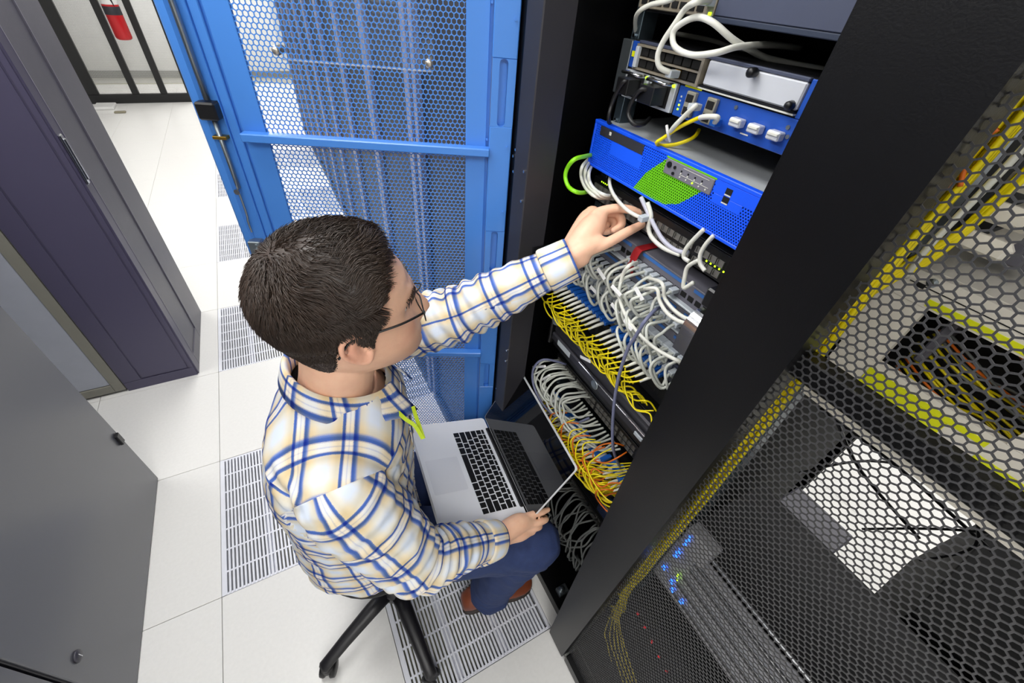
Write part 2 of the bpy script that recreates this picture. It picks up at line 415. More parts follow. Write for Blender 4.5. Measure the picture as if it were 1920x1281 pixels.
# ------------------------------------------------------------------ left cabinets
def cab(name, label, x0, x1, y0, y1, h=2.1):
    return thing(name, label, 'cabinet', ((x0+x1)/2, (y0+y1)/2, 0))
PC = cab('tall_cabinet', 'tall purple grey steel cabinet with a chrome latch on its corner', -.39, -.093, 1.22, 1.806)
part('body', rbox(-.388, -.098, 1.226, 1.806, 0.0, 2.1, ch=.003), m_purple, PC)
part('side_frame', rbox(-.388, -.094, 1.2205, 1.2255, 0, .055, ch=.001), m_purple, PC)
part('side_frame', rbox(-.112, -.094, 1.2205, 1.2255, .056, 2.1, ch=.001), m_purple, PC)
part('side_frame', rbox(-.388, -.315, 1.2205, 1.2255, .056, 2.1, ch=.001), m_purple, PC)
part('side_sheet', rbox(-.309, -.118, 1.2215, 1.2255, .062, 2.1, ch=.001), m_purple, PC)
m = MB(); m.box(-.0975, -.088, 1.228, 1.300, 0, 2.1, .002); part('front_stile', m, m_purple, PC)
m = MB(); m.box(-.0975, -.088, 1.545, 1.806, 0.0, 2.1, .002); part('front_stile', m, m_purple2, PC)
m = MB(); m.box(-.0975, -.088, 1.301, 1.544, 0, .075, .002); part('bottom_rail', m, m_purple2, PC)
part('door_sheet', rbox(-.0975, -.092, 1.304, 1.541, .078, 2.1), m_purple2, PC)
m = MB(); m.box(-.0879, -.0865, 1.298, 1.3005, .07, 2.1); m.box(-.0879, -.0865, 1.5445, 1.547, .07, 2.1); part('edge_bead', m, mat('edge_bead', '#8b8994', .35), PC)
m = MB(); m.box(-.0875, -.080, 1.232, 1.258, 1.005, 1.178, .003); m.box(-.0805, -.074, 1.237, 1.253, 1.02, 1.165, .003); part('latch_handle', m, m_chrome, PC)
WC = cab('pale_cabinet', 'cabinet with pale grey door in a beige frame, left of the purple cabinet', -1.3, -.393, 1.22, 1.8)
part('body', rbox(-1.3, -.393, 1.232, 1.8, 0.012, 2.1), m_beige, WC)
part('frame', rbox(-.435, -.393, 1.222, 1.2315, .012, 2.1), m_beige, WC)
part('frame', rbox(-1.3, -1.26, 1.222, 1.2315, .012, 2.1), m_beige, WC)
part('frame', rbox(-1.259, -.436, 1.222, 1.2315, .012, .058), m_beige, WC)
part('door_panel', rbox(-1.257, -.438, 1.2265, 1.2315, .06, 2.1), m_panelw, WC)
part('foot_strip', rbox(-1.3, -.393, 1.236, 1.8, 0, .011), m_blackp, WC)
def greycab(y0, y1, label, far):
    t = cab('grey_cabinet', label, -1.15, -.225, y0, y1)
    part('body', rbox(-1.15, -.232, y0+.002, y1-.004, .0, 2.1), m_greyd, t)
    part('door', rbox(-.2315, -.224, y0+.003, y1, .004, 2.1, ch=.002), m_grey, t)
    if far:
        part('hinge', rbox(-.2235, -.214, y1-.035, y1-.010, .285, .335), m_blackp, t)
        part('hinge', rbox(-.2235, -.214, y1-.035, y1-.010, 1.685, 1.735), m_blackp, t)
        m = MB(); m.lathe((-.224, -.146, .309), (1, 0, 0), [(.016, 0), (.016, .004), (.012, .007), (.004, .0075)], 16); part('lock', m, m_greyd, t, True)
        m = MB(); m.box(-.2165, -.2155, -.147, -.145, .3, .318); part('keyhole', m, m_chrome, t)
    else:
        m = MB(); m.lathe((-.224, y1-.06, .32), (1, 0, 0), [(.014, 0), (.014, .004), (.01, .007), (.004, .0075)], 16); part('lock', m, m_greyd, t, True)
greycab(-.205, .612, 'smooth grey steel cabinet with small round lock in the left foreground', True)
greycab(-1.02, -.215, 'grey steel cabinet cut by the bottom left picture corner', False)

# ------------------------------------------------------------------ fence at the far end
m_fence = mat('fence_black', '#0e0e0f', .5)
FY = 7.22
FN = thing('cage_fence', 'black framed cage fence with fine wire infill across the far end', 'fence', (-.3, FY, 0))
for x, w in ((-.26, .075), (-.567, .075), (-.885, .075), (-1.34, .13), (-2.0, .075), (-2.6, .075)):
    part('post', rbox(x-w/2, x+w/2, FY-.03, FY+.03, .105, 2.5), m_fence, FN)
part('bottom_rail', rbox(-3.1, -.22, FY-.035, FY+.035, .0, .104), m_fence, FN)
part('top_rail', rbox(-3.1, -.22, FY-.03, FY+.03, 2.501, 2.56), m_fence, FN)
m = MB()
for k in range(150): z = .115+k*.016; m.box(-1.9, -.3, FY+.004, FY+.006, z, z+.0022)
for k in range(97): x = -1.9+k*.0165; m.box(x, x+.0022, FY+.006, FY+.008, .105, 2.5)
o = part('wire_infill', m, mat('wire_white', '#c9c9c6', .5), FN); o['kind'] = 'stuff'
part('closed_gate_leaf', rbox(-3.05, -1.45, FY-.02, FY+.02, .11, 2.5), m_fence, FN)
EZ = -.13
EX = thing('fire_extinguisher', 'red fire extinguisher hung on the black cage fence at the far end', 'fire extinguisher', (-.72, 7.07, .73))
m = MB(); m.lathe((-.72, 7.07, .73), (0, 0, 1), [(.06, 0), (.08, .012), (.086, .03), (.086, .50), (.07, .55), (.03, .59), (.026, .62)], 24); part('cylinder', m, m_red, EX, True)
m = MB(); m.lathe((-.72, 7.07, .98), (0, 0, 1), [(.0863, 0), (.0872, .002), (.0872, .08), (.0863, .082)], 24); part('dark_label', m, mat('label_dark', '#2a2a30', .5), EX, True)
m = MB(); m.lathe((-.72, 7.07, 1.08), (0, 0, 1), [(.0863, 0), (.0872, .002), (.0872, .12), (.0863, .122)], 24); part('white_label', m, m_white, EX, True)
m = MB(); m.box(-.75, -.71, 7.04, 7.12, 1.38, 1.42, .004); m.tube(smoothpath([(-.73, 7.02, 1.40), (-.70, 6.98, 1.3), (-.68, 7.0, 1.1), (-.68, 7.02, 1.0)]), .01, 8); part('valve_and_hose', m, m_blackp, EX)
part('bracket', rbox(-.78, -.68, 7.151, 7.165, 1.1, 1.14), m_blackp, EX)
t = thing('door_stop', 'small white floor block at the foot of the black fence', 'block', (-1.2, 6.9, 0))
m = MB(); m.box(-1.33, -1.12, 6.85, 7.1, 0, .035, .008); part('block', m, m_white, t)
m = MB(); m.box(-1.1, -.98, 6.66, 6.72, 0, .02, .006); part('latch_foot', m, mat('dull_brass', '#8d8772', .5), t)
# ================================================================== EQUIPMENT IN THE OPEN RACK
m_dark = mat('chassis_dark', '#15161a', .45); m_dslate = mat('filler_slate', '#454b60', .5)
m_rblue = mat('router_blue', '#1f4fae', .4); m_bez = mat('bezel_blue', '#125aff', .45, var=.02); m_bezg = mat('bezel_green', '#6cc414', .45, var=.02)
m_port = mat('port_metal', '#a8a493', .4, .3); m_hole = mat('port_hole', '#060606', .8); m_tan = mat('tan_metal', '#9b9281', .4, .3)
m_lid = mat('lid_steel', '#d5dade', .3, .25, var=.2, vscale=12)
m_plate = mat('blank_plate', '#d9dce2', .35, .2); m_yel = mat('label_yellow', '#eaee0c', .5)
m_led = mat('led_green', '#b7ff1e', .4, emit=3.0, var=0); m_grp = mat('panel_grey', '#6b6a74', .5)
m_cgrey = mat('cable_grey', '#c9ccc3', .45, var=.04); m_cwhite = mat('cable_white', '#dcdcd2', .45, var=.03); m_cyel = mat('cable_yellow', '#f0dc0a', .42, var=.05)
m_cor = mat('cable_orange', '#e0701c', .42); m_cgreen = mat('cable_green', '#8ce01a', .4); m_csl = mat('cable_slate', '#6c708c', .45)
m_cblk = mat('cable_black', '#151517', .45); m_cdk = mat('cable_dark_grey', '#6f7270', .5); m_lcb = mat('connector_blue', '#1c62c0', .4)
m_tagw = mat('paper_tag', '#f0f0f0', .6); m_strip = mat('label_strip_blue', '#3b6fb6', .5); m_rj = mat('clear_plug', '#b9c0c6', .3)
FX = 1.15
def eq(name, label, cat, z, group=None, y=-.38): return thing(name, label, cat, (FX+.1, y, z), group)
def ep(t, name, m, *b, ch=.001): return obj(name, rbox(*b, ch=ch), m, t)
# --- top switch
t = eq('network_switch', 'topmost network switch, half of its front a blank slate filler', 'network switch', 1.69)
ep(t, 'chassis', m_dark, 1.158, 1.60, -.60, -.165, 1.690, 1.742)
ep(t, 'port_block', m_tan, 1.150, 1.1575, -.330, -.172, 1.694, 1.74)
ep(t, 'filler_panel', m_dslate, 1.149, 1.1575, -.600, -.333, 1.697, 1.742); ep(t, 'lower_lip', mat('lip_slate', '#2c3548', .5), 1.1475, 1.1575, -.600, -.331, 1.690, 1.6965)
for k in range(8): ep(t, 'port', m_hole, 1.1485, 1.1499, -.192-.017*k, -.180-.017*k, 1.699, 1.7075, ch=0)
ep(t, 'status_light', m_led, 1.148, 1.1499, -.327, -.323, 1.6965, 1.700, ch=0)
m = MB(); m.tube(smoothpath([(1.149, -.545, 1.71), (1.125, -.545, 1.71), (1.12, -.545, 1.725), (1.125, -.545, 1.74), (1.149, -.545, 1.74)], 4), .004, 8); obj('pull_handle', m, m_chrome, t, True)
m = MB(); m.cyl((1.149, -.532, 1.703), (-1, 0, 0), .006, .012, 12); obj('thumb_screw', m, m_chrome, t)
# --- router
t = eq('router_chassis', 'blue rack router with white blank plate and three small slots', 'router', 1.565)
ep(t, 'chassis', m_dark, 1.158, 1.62, -.602, -.176, 1.566, 1.652)
ep(t, 'mounting_ear', m_steel, 1.152, 1.162, -.176, -.150, 1.568, 1.650)
ep(t, 'face_plate', m_rblue, 1.1535, 1.1578, -.602, -.307, 1.566, 1.6085); ep(t, 'face_plate', m_rblue, 1.1535, 1.1578, -.602, -.5065, 1.609, 1.652)
ep(t, 'face_plate', m_rblue, 1.1535, 1.1578, -.194, -.176, 1.612, 1.650)
ep(t, 'top_lip', m_dslate, 1.150, 1.1578, -.506, -.195, 1.6485, 1.653)
ep(t, 'blank_plate', m_plate, 1.150, 1.1578, -.5055, -.350, 1.617, 1.648, ch=.002)
m = MB(); m.lathe((1.15, -.432, 1.646), (-1, 0, 0), [(.004, 0), (.006, .004), (.006, .014), (.003, .016)], 12); obj('thumb_screw', m, m_blackp, t, True)
m = MB(); m.lathe((1.15, -.499, 1.622), (-1, 0, 0), [(.004, 0), (.006, .003), (.005, .010), (.002, .012)], 12); obj('thumb_screw', m, m_blackp, t, True)
ep(t, 'edge_trim', m_cwhite, 1.1495, 1.1578, -.5055, -.311, 1.6115, 1.6135, ch=0); ep(t, 'edge_trim', m_blackp, 1.1495, 1.1578, -.5055, -.311, 1.6137, 1.6165, ch=0)
m = MB(); m.box(1.146, 1.1578, -.345, -.196, 1.645, 1.6483); m.box(1.146, 1.1578, -.345, -.196, 1.6125, 1.6155); m.box(1.146, 1.1578, -.201, -.196, 1.6155, 1.645); m.box(1.146, 1.1578, -.345, -.340, 1.6155, 1.645); m.box(1.147, 1.1578, -.34, -.201, 1.629, 1.6315)
obj('module_frame', m, m_tan, t)
for r_ in (1.617, 1.633):
    for k in range(7): ep(t, 'port', m_hole, 1.1505, 1.1578, -.222-.019*k, -.206-.019*k, r_, r_+.0105, ch=0)
ep(t, 'handle_block', m_rj, 1.142, 1.1495, -.206, -.198, 1.615, 1.645)
for k, y in enumerate((-.179, -.243)):
    p_ = ep(t, 'power_supply', m_lid, 1.150, 1.1578, y-.060, y, 1.567, 1.6095)
    q = obj('socket', rbox(1.149, 1.1499, y-.050, y-.006, 1.571, 1.604, ch=0), m_hole, p_)
    m = MB(); m.tube(smoothpath([(1.15, y-.052, 1.606), (1.133, y-.050, 1.607), (1.13, y-.03, 1.608), (1.133, y-.010, 1.607), (1.15, y-.008, 1.606)], 4), .0028, 8); obj('wire_handle', m, m_chrome, p_, True)
    q = obj('status_light', rbox(1.1485, 1.1499, y-.057, y-.053, 1.603, 1.607, ch=0), m_led, p_)
for y in (-.340, -.381):
    p_ = ep(t, 'jack_block', m_port, 1.146, 1.1533, y-.009, y+.009, 1.5715, 1.6055)
    for z in (1.574, 1.591): obj('port', rbox(1.1452, 1.1459, y-.0065, y+.0065, z, z+.0105, ch=0), m_hole, p_)
for y in (-.435, -.466, -.497):
    p_ = ep(t, 'slot_module', m_plate, 1.140, 1.1533, y-.0095, y+.0095, 1.581, 1.592, ch=.0015)
    obj('latch', rbox(1.138, 1.1399, y-.008, y+.008, 1.5865, 1.5905), m_cwhite, p_)
ep(t, 'yellow_label', m_yel, 1.1525, 1.1534, -.352, -.318, 1.6085, 1.6112, ch=0); ep(t, 'yellow_label', m_yel, 1.1523, 1.1534, -.190, -.180, 1.628, 1.636, ch=0)
for y, z in ((-.42, 1.602), (-.505, 1.598), (-.51, 1.588)):
    m = MB(); m.cyl((1.1535, y, z), (-1, 0, 0), .0028, .0015, 10); obj('screw', m, m_steel, t)
for k in range(4): ep(t, 'status_light', m_led if k < 2 else m_cwhite, 1.1525, 1.1534, -.318, -.3155, 1.575+.006*k, 1.5775+.006*k, ch=0)
ep(t, 'legend_mark', m_cwhite, 1.1527, 1.1534, -.455, -.442, 1.5735, 1.5752, ch=0)
ep(t, 'legend_bar', m_cwhite, 1.1527, 1.1534, -.536, -.534, 1.574, 1.604, ch=0)
# --- blue and green appliance
BX, BZ0, BZ1 = 1.130, 1.436, 1.521
t = eq('rack_appliance', 'bright blue rack appliance with a green leaf patch and perforated front', 'server', BZ0)
ep(t, 'chassis', m_lid, 1.142, 1.80, -.600, -.150, BZ0+.004, BZ1-.003, ch=.002)
def green(u, z):
    return np.interp(z, [1.436, 1.475, 1.512], [.288, .3105, .348]) < u < np.interp(z, [1.434, 1.455, 1.487, 1.515], [.352, .40, .432, .452])
me = hexsheet(.150, .598, BZ0+.004, BZ1-.004, lambda u, z, d: (BX+d, -u, z), pitch=.0046, wall=.0020, th=.0012)
me.materials.append(m_bez); me.materials.append(m_bezg)
for f in me.polygons:
    c = f.center
    if green(-c.y, c.z): f.material_index = 1
bz = link('bezel', me, t)
def bsol(name, m, u0, u1, z0, z1, d=.0004, ch=.0003): return ep(t, name, m, BX-d, BX+.0005, -u1, -u0, z0, z1, ch=ch)
m = MB(); m.box(BX-.001, 1.1415, -.602, -.145, BZ1-.006, BZ1, .001); m.box(BX-.001, 1.1415, -.602, -.145, BZ0, BZ0+.0055, .001); m.box(BX-.001, 1.1415, -.1505, -.145, BZ0+.0056, BZ1-.0061, .001); m.box(BX-.001, 1.1415, -.602, -.596, BZ0+.0056, BZ1-.0061, .001)
obj('bezel_frame', m, m_bez, t)
ep(t, 'backing', m_hole, 1.138, 1.1415, -.595, -.151, BZ0+.006, BZ1-.007, ch=0)
bsol('drive_slot', mat('slot_grey', '#33333a', .4), .166, .290, 1.4985, 1.5145, .0012); bsol('slot_button', m_slate, .170, .182, 1.500, 1.511, .002); bsol('slot_mark', m_cwhite, .194, .2, 1.505, 1.511, .0016)
bsol('solid_patch', m_bez, .205, .292, 1.474, 1.4978); bsol('solid_patch', m_bez, .452, .5955, 1.496, 1.515); bsol('solid_patch', m_bez, .455, .508, 1.482, 1.4955)
bsol('green_rim', m_bezg, .346, .452, 1.5130, 1.5155, .0008)
m = MB()
m.prism([(BX-.0008, -u, z) for u, z in ((.291, 1.4415), (.353, 1.4415), (.352, 1.4365), (.288, 1.4365))], (.0012, 0, 0)); obj('green_rim', m, m_bezg, t)
cp = bsol('control_panel', mat('control_grey', '#75747e', .5), .348, .450, 1.4890, 1.5128, .002, .001)
def cyl_on(name, u, z, r, m_, h=.002, par=cp):
    k = MB(); k.cyl((BX-.002, -u, z), (-1, 0, 0), r, h, 12); return obj(name, k, m_, par)
cyl_on('round_button', .358, 1.505, .0048, m_blackp); cyl_on('round_button', .371, 1.5045, .0025, m_blackp); cyl_on('round_button', .3705, 1.495, .0025, m_blackp)
for k in range(4): cyl_on('indicator', .386+.0145*k, 1.5035, .0013, m_blackp, .001); cyl_on('indicator', .386+.0145*k, 1.500, .0012, m_cwhite, .001)
for k in range(5): cyl_on('indicator', .386+.0135*k, 1.4945, .0013, m_led if k == 2 else m_cwhite, .001)
obj('legend_line', rbox(BX-.0026, BX-.002, -.441, -.388, 1.5085, 1.5090, ch=0), m_cwhite, cp); obj('legend_line', rbox(BX-.0026, BX-.002, -.444, -.384, 1.4975, 1.4980, ch=0), m_cwhite, cp)
for z in (1.5015, 1.4895): bsol('usb_port', m_hole, .473, .484, z, z+.0085, .001, 0); bsol('usb_tongue', m_cwhite, .473, .484, z-.002, z-.0004, .0012, 0)
# --- forty-eight port switch
def portswitch(name, label, z0, z1, n, X0=1.152, lit=True):
    t = eq(name, label, 'network switch', z0)
    ep(t, 'chassis', m_dark, X0+.006, X0+.36, -.602, -.150, z0, z1); ep(t, 'face', m_blackp, X0, X0+.0055, -.602, -.150, z0, z1)
    pm = None
    for r_ in (0, 1):
        for k in range(n):
            y = -.165-.0152*k-.006*(k//6)
            if pm is None:
                b = MB(); b.box(-.003, 0, -.0065, .0065, 0, .0012); b.box(-.003, 0, -.0065, -.0053, .0012, .011); b.box(-.003, 0, .0053, .0065, .0012, .011); b.box(-.0004, 0, -.0053, .0053, .0012, .011)
                o = obj('port', b, mat('port_grey', '#7c7a76', .4, .3), t); pm = o.data
            else: o = link('port', pm, t)
            o.location = (X0, y, z0+(.006 if r_ == 0 else .025))
    if lit:
        for k in range(9): ep(t, 'status_light', m_led, X0-.001, X0-.0001, -.478-.009*k, -.4755-.009*k, z0+.020, z0+.0225, ch=0)
        for k in range(5): ep(t, 'status_light', m_led, X0-.001, X0-.0001, -.178-.006*k, -.176-.006*k, z1-.005, z1-.003, ch=0)
    return t
portswitch('network_switch', 'black port switch just below the blue appliance, lights lit green', 1.364, 1.412, 22)
# --- patch panels
def patchpanel(label, z0, z1, k0):
    t = eq('patch_bay', label, 'patch panel', z0, 'slate patch panels of the open rack')
    ep(t, 'body', m_grp, 1.150, 1.20, -.602, -.150, z0, z1); ep(t, 'front_ledge', m_rj, 1.138, 1.1498, -.602, -.150, z0, z0+.004)
    ep(t, 'label_strip', m_strip, 1.1485, 1.1498, -.31, -.16, z1-.009, z1-.003, ch=0); ep(t, 'label_strip', m_strip, 1.1485, 1.1498, -.46, -.345, z1-.009, z1-.003, ch=0); ep(t, 'label_strip', m_strip, 1.1485, 1.1498, -.59, -.48, z1-.009, z1-.003, ch=0)
    for k in range(24): ep(t, 'port', m_hole, 1.1488, 1.1498, -.176-.0172*k, -.164-.0172*k, z0+.012, z0+.022, ch=0)
patchpanel('slate patch panel with blue strips, upper of three', 1.292, 1.334, 0)
patchpanel('slate patch panel with blue strips, middle of three', 1.240, 1.282, 1)
patchpanel('slate patch panel with blue strips, lowest of three', 1.186, 1.228, 2)
t = eq('velcro_strap', 'red hook-and-loop strap over the upper patch panel', 'strap', 1.29, y=-.345)
m = MB(); m.tube(smoothpath([(1.148, -.335, 1.345), (1.128, -.335, 1.335), (1.122, -.335, 1.315), (1.128, -.337, 1.295), (1.148, -.338, 1.288)], 5), .001, 6)
t2 = MB(); [t2.v.append(v) for v in []]
pts = smoothpath([(1.19, 0, 1.338), (1.15, 0, 1.3375), (1.140, 0, 1.335), (1.134, 0, 1.32), (1.132, 0, 1.30), (1.136, 0, 1.284)], 5)
for a, b in zip(pts, pts[1:]):
    nrm = Vector((-(b-a).z, 0, (b-a).x)).normalized()*.0012
    t2.prism([(a.x, -.347, a.z), (b.x, -.347, b.z), (b.x+nrm.x, -.347, b.z+nrm.z), (a.x+nrm.x, -.347, a.z+nrm.z)], (0, .018, 0))
obj('strap', t2, mat('strap_red', '#a3141c', .7), t)
# --- fibre switch, vent panel, silver appliance, lower units
t = eq('fibre_switch', 'dark fibre switch behind the row of blue connectors', 'network switch', 1.12)
ep(t, 'chassis', m_dark, 1.158, 1.55, -.602, -.150, 1.122, 1.168); ep(t, 'face', m_dslate, 1.152, 1.1575, -.602, -.150, 1.122, 1.168)
for k in range(24): ep(t, 'cage', m_steel, 1.1475, 1.1515, -.168-.0165*k-.006, -.168-.0165*k+.006, 1.139, 1.150, ch=0)
t = eq('vent_unit', 'black slotted panel between yellow fibres and grey appliance', 'panel', 1.04)
ep(t, 'plate', m_dark, 1.152, 1.157, -.602, -.150, 1.052, 1.116)
for k in range(11): ep(t, 'slot', m_hole, 1.151, 1.1519, -.20-.036*k, -.175-.036*k, 1.07, 1.10, ch=0)
AX = 1.105
t = eq('grey_appliance', 'long charcoal appliance with a silver front edge and round badge', 'server', .95)
mg = mat('appliance_charcoal', '#3d3c42', .35, .4)
ep(t, 'chassis', m_dark, AX+.02, 1.75, -.602, -.165, .958, 1.040)
ep(t, 'front_upper', mg, AX, AX+.0195, -.602, -.172, 1.010, 1.040, ch=.004); ep(t, 'front_lower', m_blackp, AX+.004, AX+.0195, -.602, -.172, .960, .984, ch=.002)
ep(t, 'front_band', mg, AX-.006, AX+.0195, -.602, -.172, .985, 1.0095, ch=.004); ep(t, 'silver_edge', m_chrome, AX-.0085, AX-.0055, -.600, -.30, 1.0085, 1.0115, ch=.001)
ep(t, 'silver_plate', m_rj, AX-.0072, AX-.0062, -.262, -.205, .990, 1.006, ch=0)
m = MB(); m.lathe((AX-.006, -.372, .998), (-1, 0, 0), [(.0125, 0), (.0125, .003), (.010, .0042), (.001, .0045)], 20); obj('round_badge', m, m_steel, t, True)
ep(t, 'end_cap', m_blackp, AX-.009, AX+.0195, -.171, -.160, .965, 1.035, ch=.003)
ep(t, 'latch', m_rj, AX-.010, AX-.0062, -.545, -.520, .990, 1.000)
m = MB(); m.lathe((1.10, -.185, 1.058), (-.6, -.5, .3), [(.006, 0), (.014, 0), (.014, .008), (.006, .008)], 16); m.box(1.10, 1.15, -.19, -.175, 1.045, 1.055, .002)
t = eq('steel_bracket', 'small steel ring bracket at the left end above the charcoal appliance', 'bracket', 1.04, y=-.18); obj('ring', m, m_steel, t, True)
t = eq('chrome_bracket', 'shiny curved steel bracket at the right edge beside the patch panels', 'bracket', 1.24, y=-.53)
m = MB(); P = smoothpath([(1.10, 0, 1.345), (1.085, 0, 1.342), (1.072, 0, 1.33), (1.068, 0, 1.31), (1.068, 0, 1.27)], 5)
for a, b in zip(P, P[1:]):
    nn = Vector((-(b-a).z, 0, (b-a).x)).normalized()*.002
    m.prism([(a.x, -.57, a.z), (b.x, -.57, b.z), (b.x+nn.x, -.57, b.z+nn.z), (a.x+nn.x, -.57, a.z+nn.z)], (0, .034, 0))
obj('curved_plate', m, m_chrome, t)
m = MB(); m.box(1.075, 1.148, -.590, -.571, 1.262, 1.35, .002); obj('side_plate', m, m_steel, t); m = MB(); m.box(1.09, 1.148, -.60, -.535, 1.352, 1.385, .003); obj('black_box', m, m_blackp, t)
portswitch('network_switch', 'black port switch behind the lower bunch of grey cables', .846, .892, 22, 1.152, False)
t = eq('fibre_tray', 'dark fibre panel behind the yellow and orange cable bunch', 'patch panel', .72)
ep(t, 'body', m_dark, 1.152, 1.45, -.602, -.150, .725, .768); ep(t, 'connector_row', m_lcb, 1.146, 1.1515, -.58, -.18, .74, .75)
t = eq('blanking_unit', 'black blank panel under the fibre panel', 'panel', .6)
ep(t, 'plate', m_dark, 1.152, 1.157, -.602, -.150, .55, .715)
portswitch('network_switch', 'black port switch at knee height behind the dark grey cables', .46, .506, 22, 1.152, False)
t = eq('steel_clamp', 'steel clamp block right of the orange cables', 'bracket', .66, y=-.53)
m = MB(); m.box(1.09, 1.149, -.560, -.520, .668, .69, .002); m.box(1.085, 1.10, -.562, -.518, .655, .705, .002); obj('clamp', m, m_chrome, t)

# ------------------------------------------------------------------ cables
def cable(name, label, pts, r, m_, group=None, cat='cable', n=7, k=6):
    P = smoothpath(pts, k); b = MB(); b.tube(P, r, n)
    o = obj(name, b, m_, None, True, fix=False); tag(o, label, cat, group); return o
def child_box(o, name, m_, c, d, size):      # small oriented box: centre, direction, (length, width, height)
    d = Vector(d).normalized(); u = d.cross(Vector((0, 0, 1)));
    u = u.normalized() if u.length > .05 else Vector((0, 1, 0)); w = u.cross(d)
    c = Vector(c); b = MB(); b.T = Matrix(((d.x, u.x, w.x, c.x), (d.y, u.y, w.y, c.y), (d.z, u.z, w.z, c.z), (0, 0, 0, 1)))
    b.box(-size[0]/2, size[0]/2, -size[1]/2, size[1]/2, -size[2]/2, size[2]/2, .0008)
    return obj(name, b, m_, o)
def pxs(X, *q): return [atX(a, b, X+(c if c else 0)) for a, b, c in [(v+(0,))[:3] for v in q]]
c = cable('network_cable', 'thick white cable curving from the top switch down to the router', [(1.148, -.322, 1.712)]+pxs(1.10, (1306, 4), (1284, 18, .01), (1266, 44, .01), (1243, 79, .01), (1233, 105, .01), (1237, 126, .015), (1256, 136, .03))+[(1.145, -.300, 1.622)], .0042, m_cwhite)
child_box(c, 'plug', m_rj, (1.142, -.322, 1.712), (1, 0, 0), (.018, .013, .012)); child_box(c, 'plug', m_rj, (1.138, -.300, 1.622), (1, 0, 0), (.022, .012, .010)); child_box(c, 'plug_latch', m_brass, (1.1475, -.300, 1.622), (1, 0, 0), (.004, .012, .011))
cable('network_cable', 'thick white cable looping above the router and away to the right', pxs(1.11, (1546, 131, .16), (1445, 111, .12), (1400, 90, .05), (1372, 73, .02), (1337, 43), (1307, 32), (1278, 44), (1262, 62), (1266, 88), (1296, 103), (1342, 99), (1386, 87, .03), (1445, 84, .1), (1500, 90, .2)), .0042, m_cwhite)
cable('network_cable', 'white cable bending down at the upper left corner of the rack', pxs(1.12, (1290, -20), (1255, 1), (1220, 9), (1197, 23), (1191, 44, .03), (1194, 73, .08), (1196, 95, .2)), .0035, m_cwhite)
cable('network_cable', 'dim grey cable stretching level behind the white loops', pxs(1.3, (1262, 62), (1330, 75), (1372, 88), (1420, 100)), .004, mat('cable_dim', '#9a9a90', .5))
c = cable('power_cable', 'black power cord hanging from the left router supply', [(1.14, -.21, 1.585)]+pxs(1.12, (1172, 152), (1157, 172), (1147, 196), (1141, 225), (1150, 240, .06)), .0038, m_cblk); child_box(c, 'plug', m_blackp, (1.135, -.208, 1.588), (1, 0, 0), (.028, .030, .024))
c = cable('power_cable', 'black power cord looping from the right router supply', [(1.14, -.275, 1.585)]+pxs(1.115, (1206, 167), (1188, 185), (1178, 213), (1188, 232), (1206, 233, .02), (1218, 222, .06)), .0038, m_cblk); child_box(c, 'plug', m_blackp, (1.133, -.272, 1.588), (1, 0, 0), (.030, .034, .026))
c = cable('network_cable', 'white cable slanting from the router jack onto the blue appliance', [(1.14, -.362, 1.590)]+pxs(1.12, (1303, 199), (1285, 216), (1262, 240), (1250, 262, .02)), .0036, m_cwhite); child_box(c, 'plug', m_rj, (1.137, -.362, 1.590), (1, 0, 0), (.018, .012, .009))
c = cable('fibre_cable', 'yellow fibre with white boot looping over the blue appliance', [(1.14, -.404, 1.578)]+pxs(1.125, (1345, 220), (1322, 219), (1306, 223), (1275, 238), (1245, 258), (1231, 268), (1242, 273, .02), (1270, 270, .04), (1300, 258, .06), (1311, 243, .08)), .0030, m_cyel)
bt = MB(); bt.tube(smoothpath([(1.14, -.404, 1.578)]+pxs(1.125, (1345, 220), (1322, 219), (1312, 221))), .0038, 8); obj('boot', bt, m_cwhite, c, True); child_box(c, 'connector', m_lcb, (1.142, -.404, 1.579), (1, 0, 0), (.014, .011, .010))
t = tag(obj('cable_tie', MB().tube(smoothpath(pxs(1.12, (1250, 235), (1252, 250), (1256, 265, .01)), 4), .0022, 6), m_white), 'white cable tie standing on the blue appliance lid', 'cable tie')
cable('network_cable', 'bright green cable looping out left of the blue appliance', pxs(1.06, (1112, 290, .09), (1098, 293, .04), (1077, 299), (1064, 315), (1060, 332), (1066, 350), (1080, 360), (1096, 361, .04), (1110, 356, .09)), .0042, m_cgreen)
for i, q in enumerate([((1104, 298), (1092, 312), (1090, 332), (1100, 355), (1120, 370), (1146, 372)), ((1107, 302), (1098, 318), (1098, 336), (1108, 354), (1128, 368), (1150, 374)), ((1110, 310), (1104, 325), (1106, 342), (1116, 356), (1134, 366), (1152, 368))]):
    cable('network_cable', 'white cable of the bent trio left of the blue appliance, %s one' % ('outer', 'middle', 'inner')[i], pxs(1.10, q[0]+(.045,), *q[1:5])+[atX(*q[5], 1.15)], .0036, m_cwhite, 'trio of white cables left of the blue appliance')
c = cable('network_cable', 'white cable held between the fingers of the raised hand', pxs(1.13, (1144, 332, .02), (1143, 345), (1149, 362, -.01), (1160, 378, -.02), (1176, 394, -.025), (1192, 404, -.025), (1202, 408, -.02)), .0036, m_cwhite); child_box(c, 'plug', m_rj, atX(1208, 409, 1.112), (1, 0, .05), (.020, .012, .010))
for i, q in enumerate([((1202, 370), (1212, 392), (1228, 425), (1245, 452), (1268, 470), (1290, 474)), ((1214, 380), (1221, 405), (1216, 425), (1222, 445), (1244, 465), (1275, 478))]):
    cable('network_cable', ('lilac grey', 'white')[i]+' cable drooping right of the raised hand under the blue appliance', pxs(1.12, *q), .0040, mat('cable_lilac', '#bcbccb', .45) if i == 0 else m_cwhite)
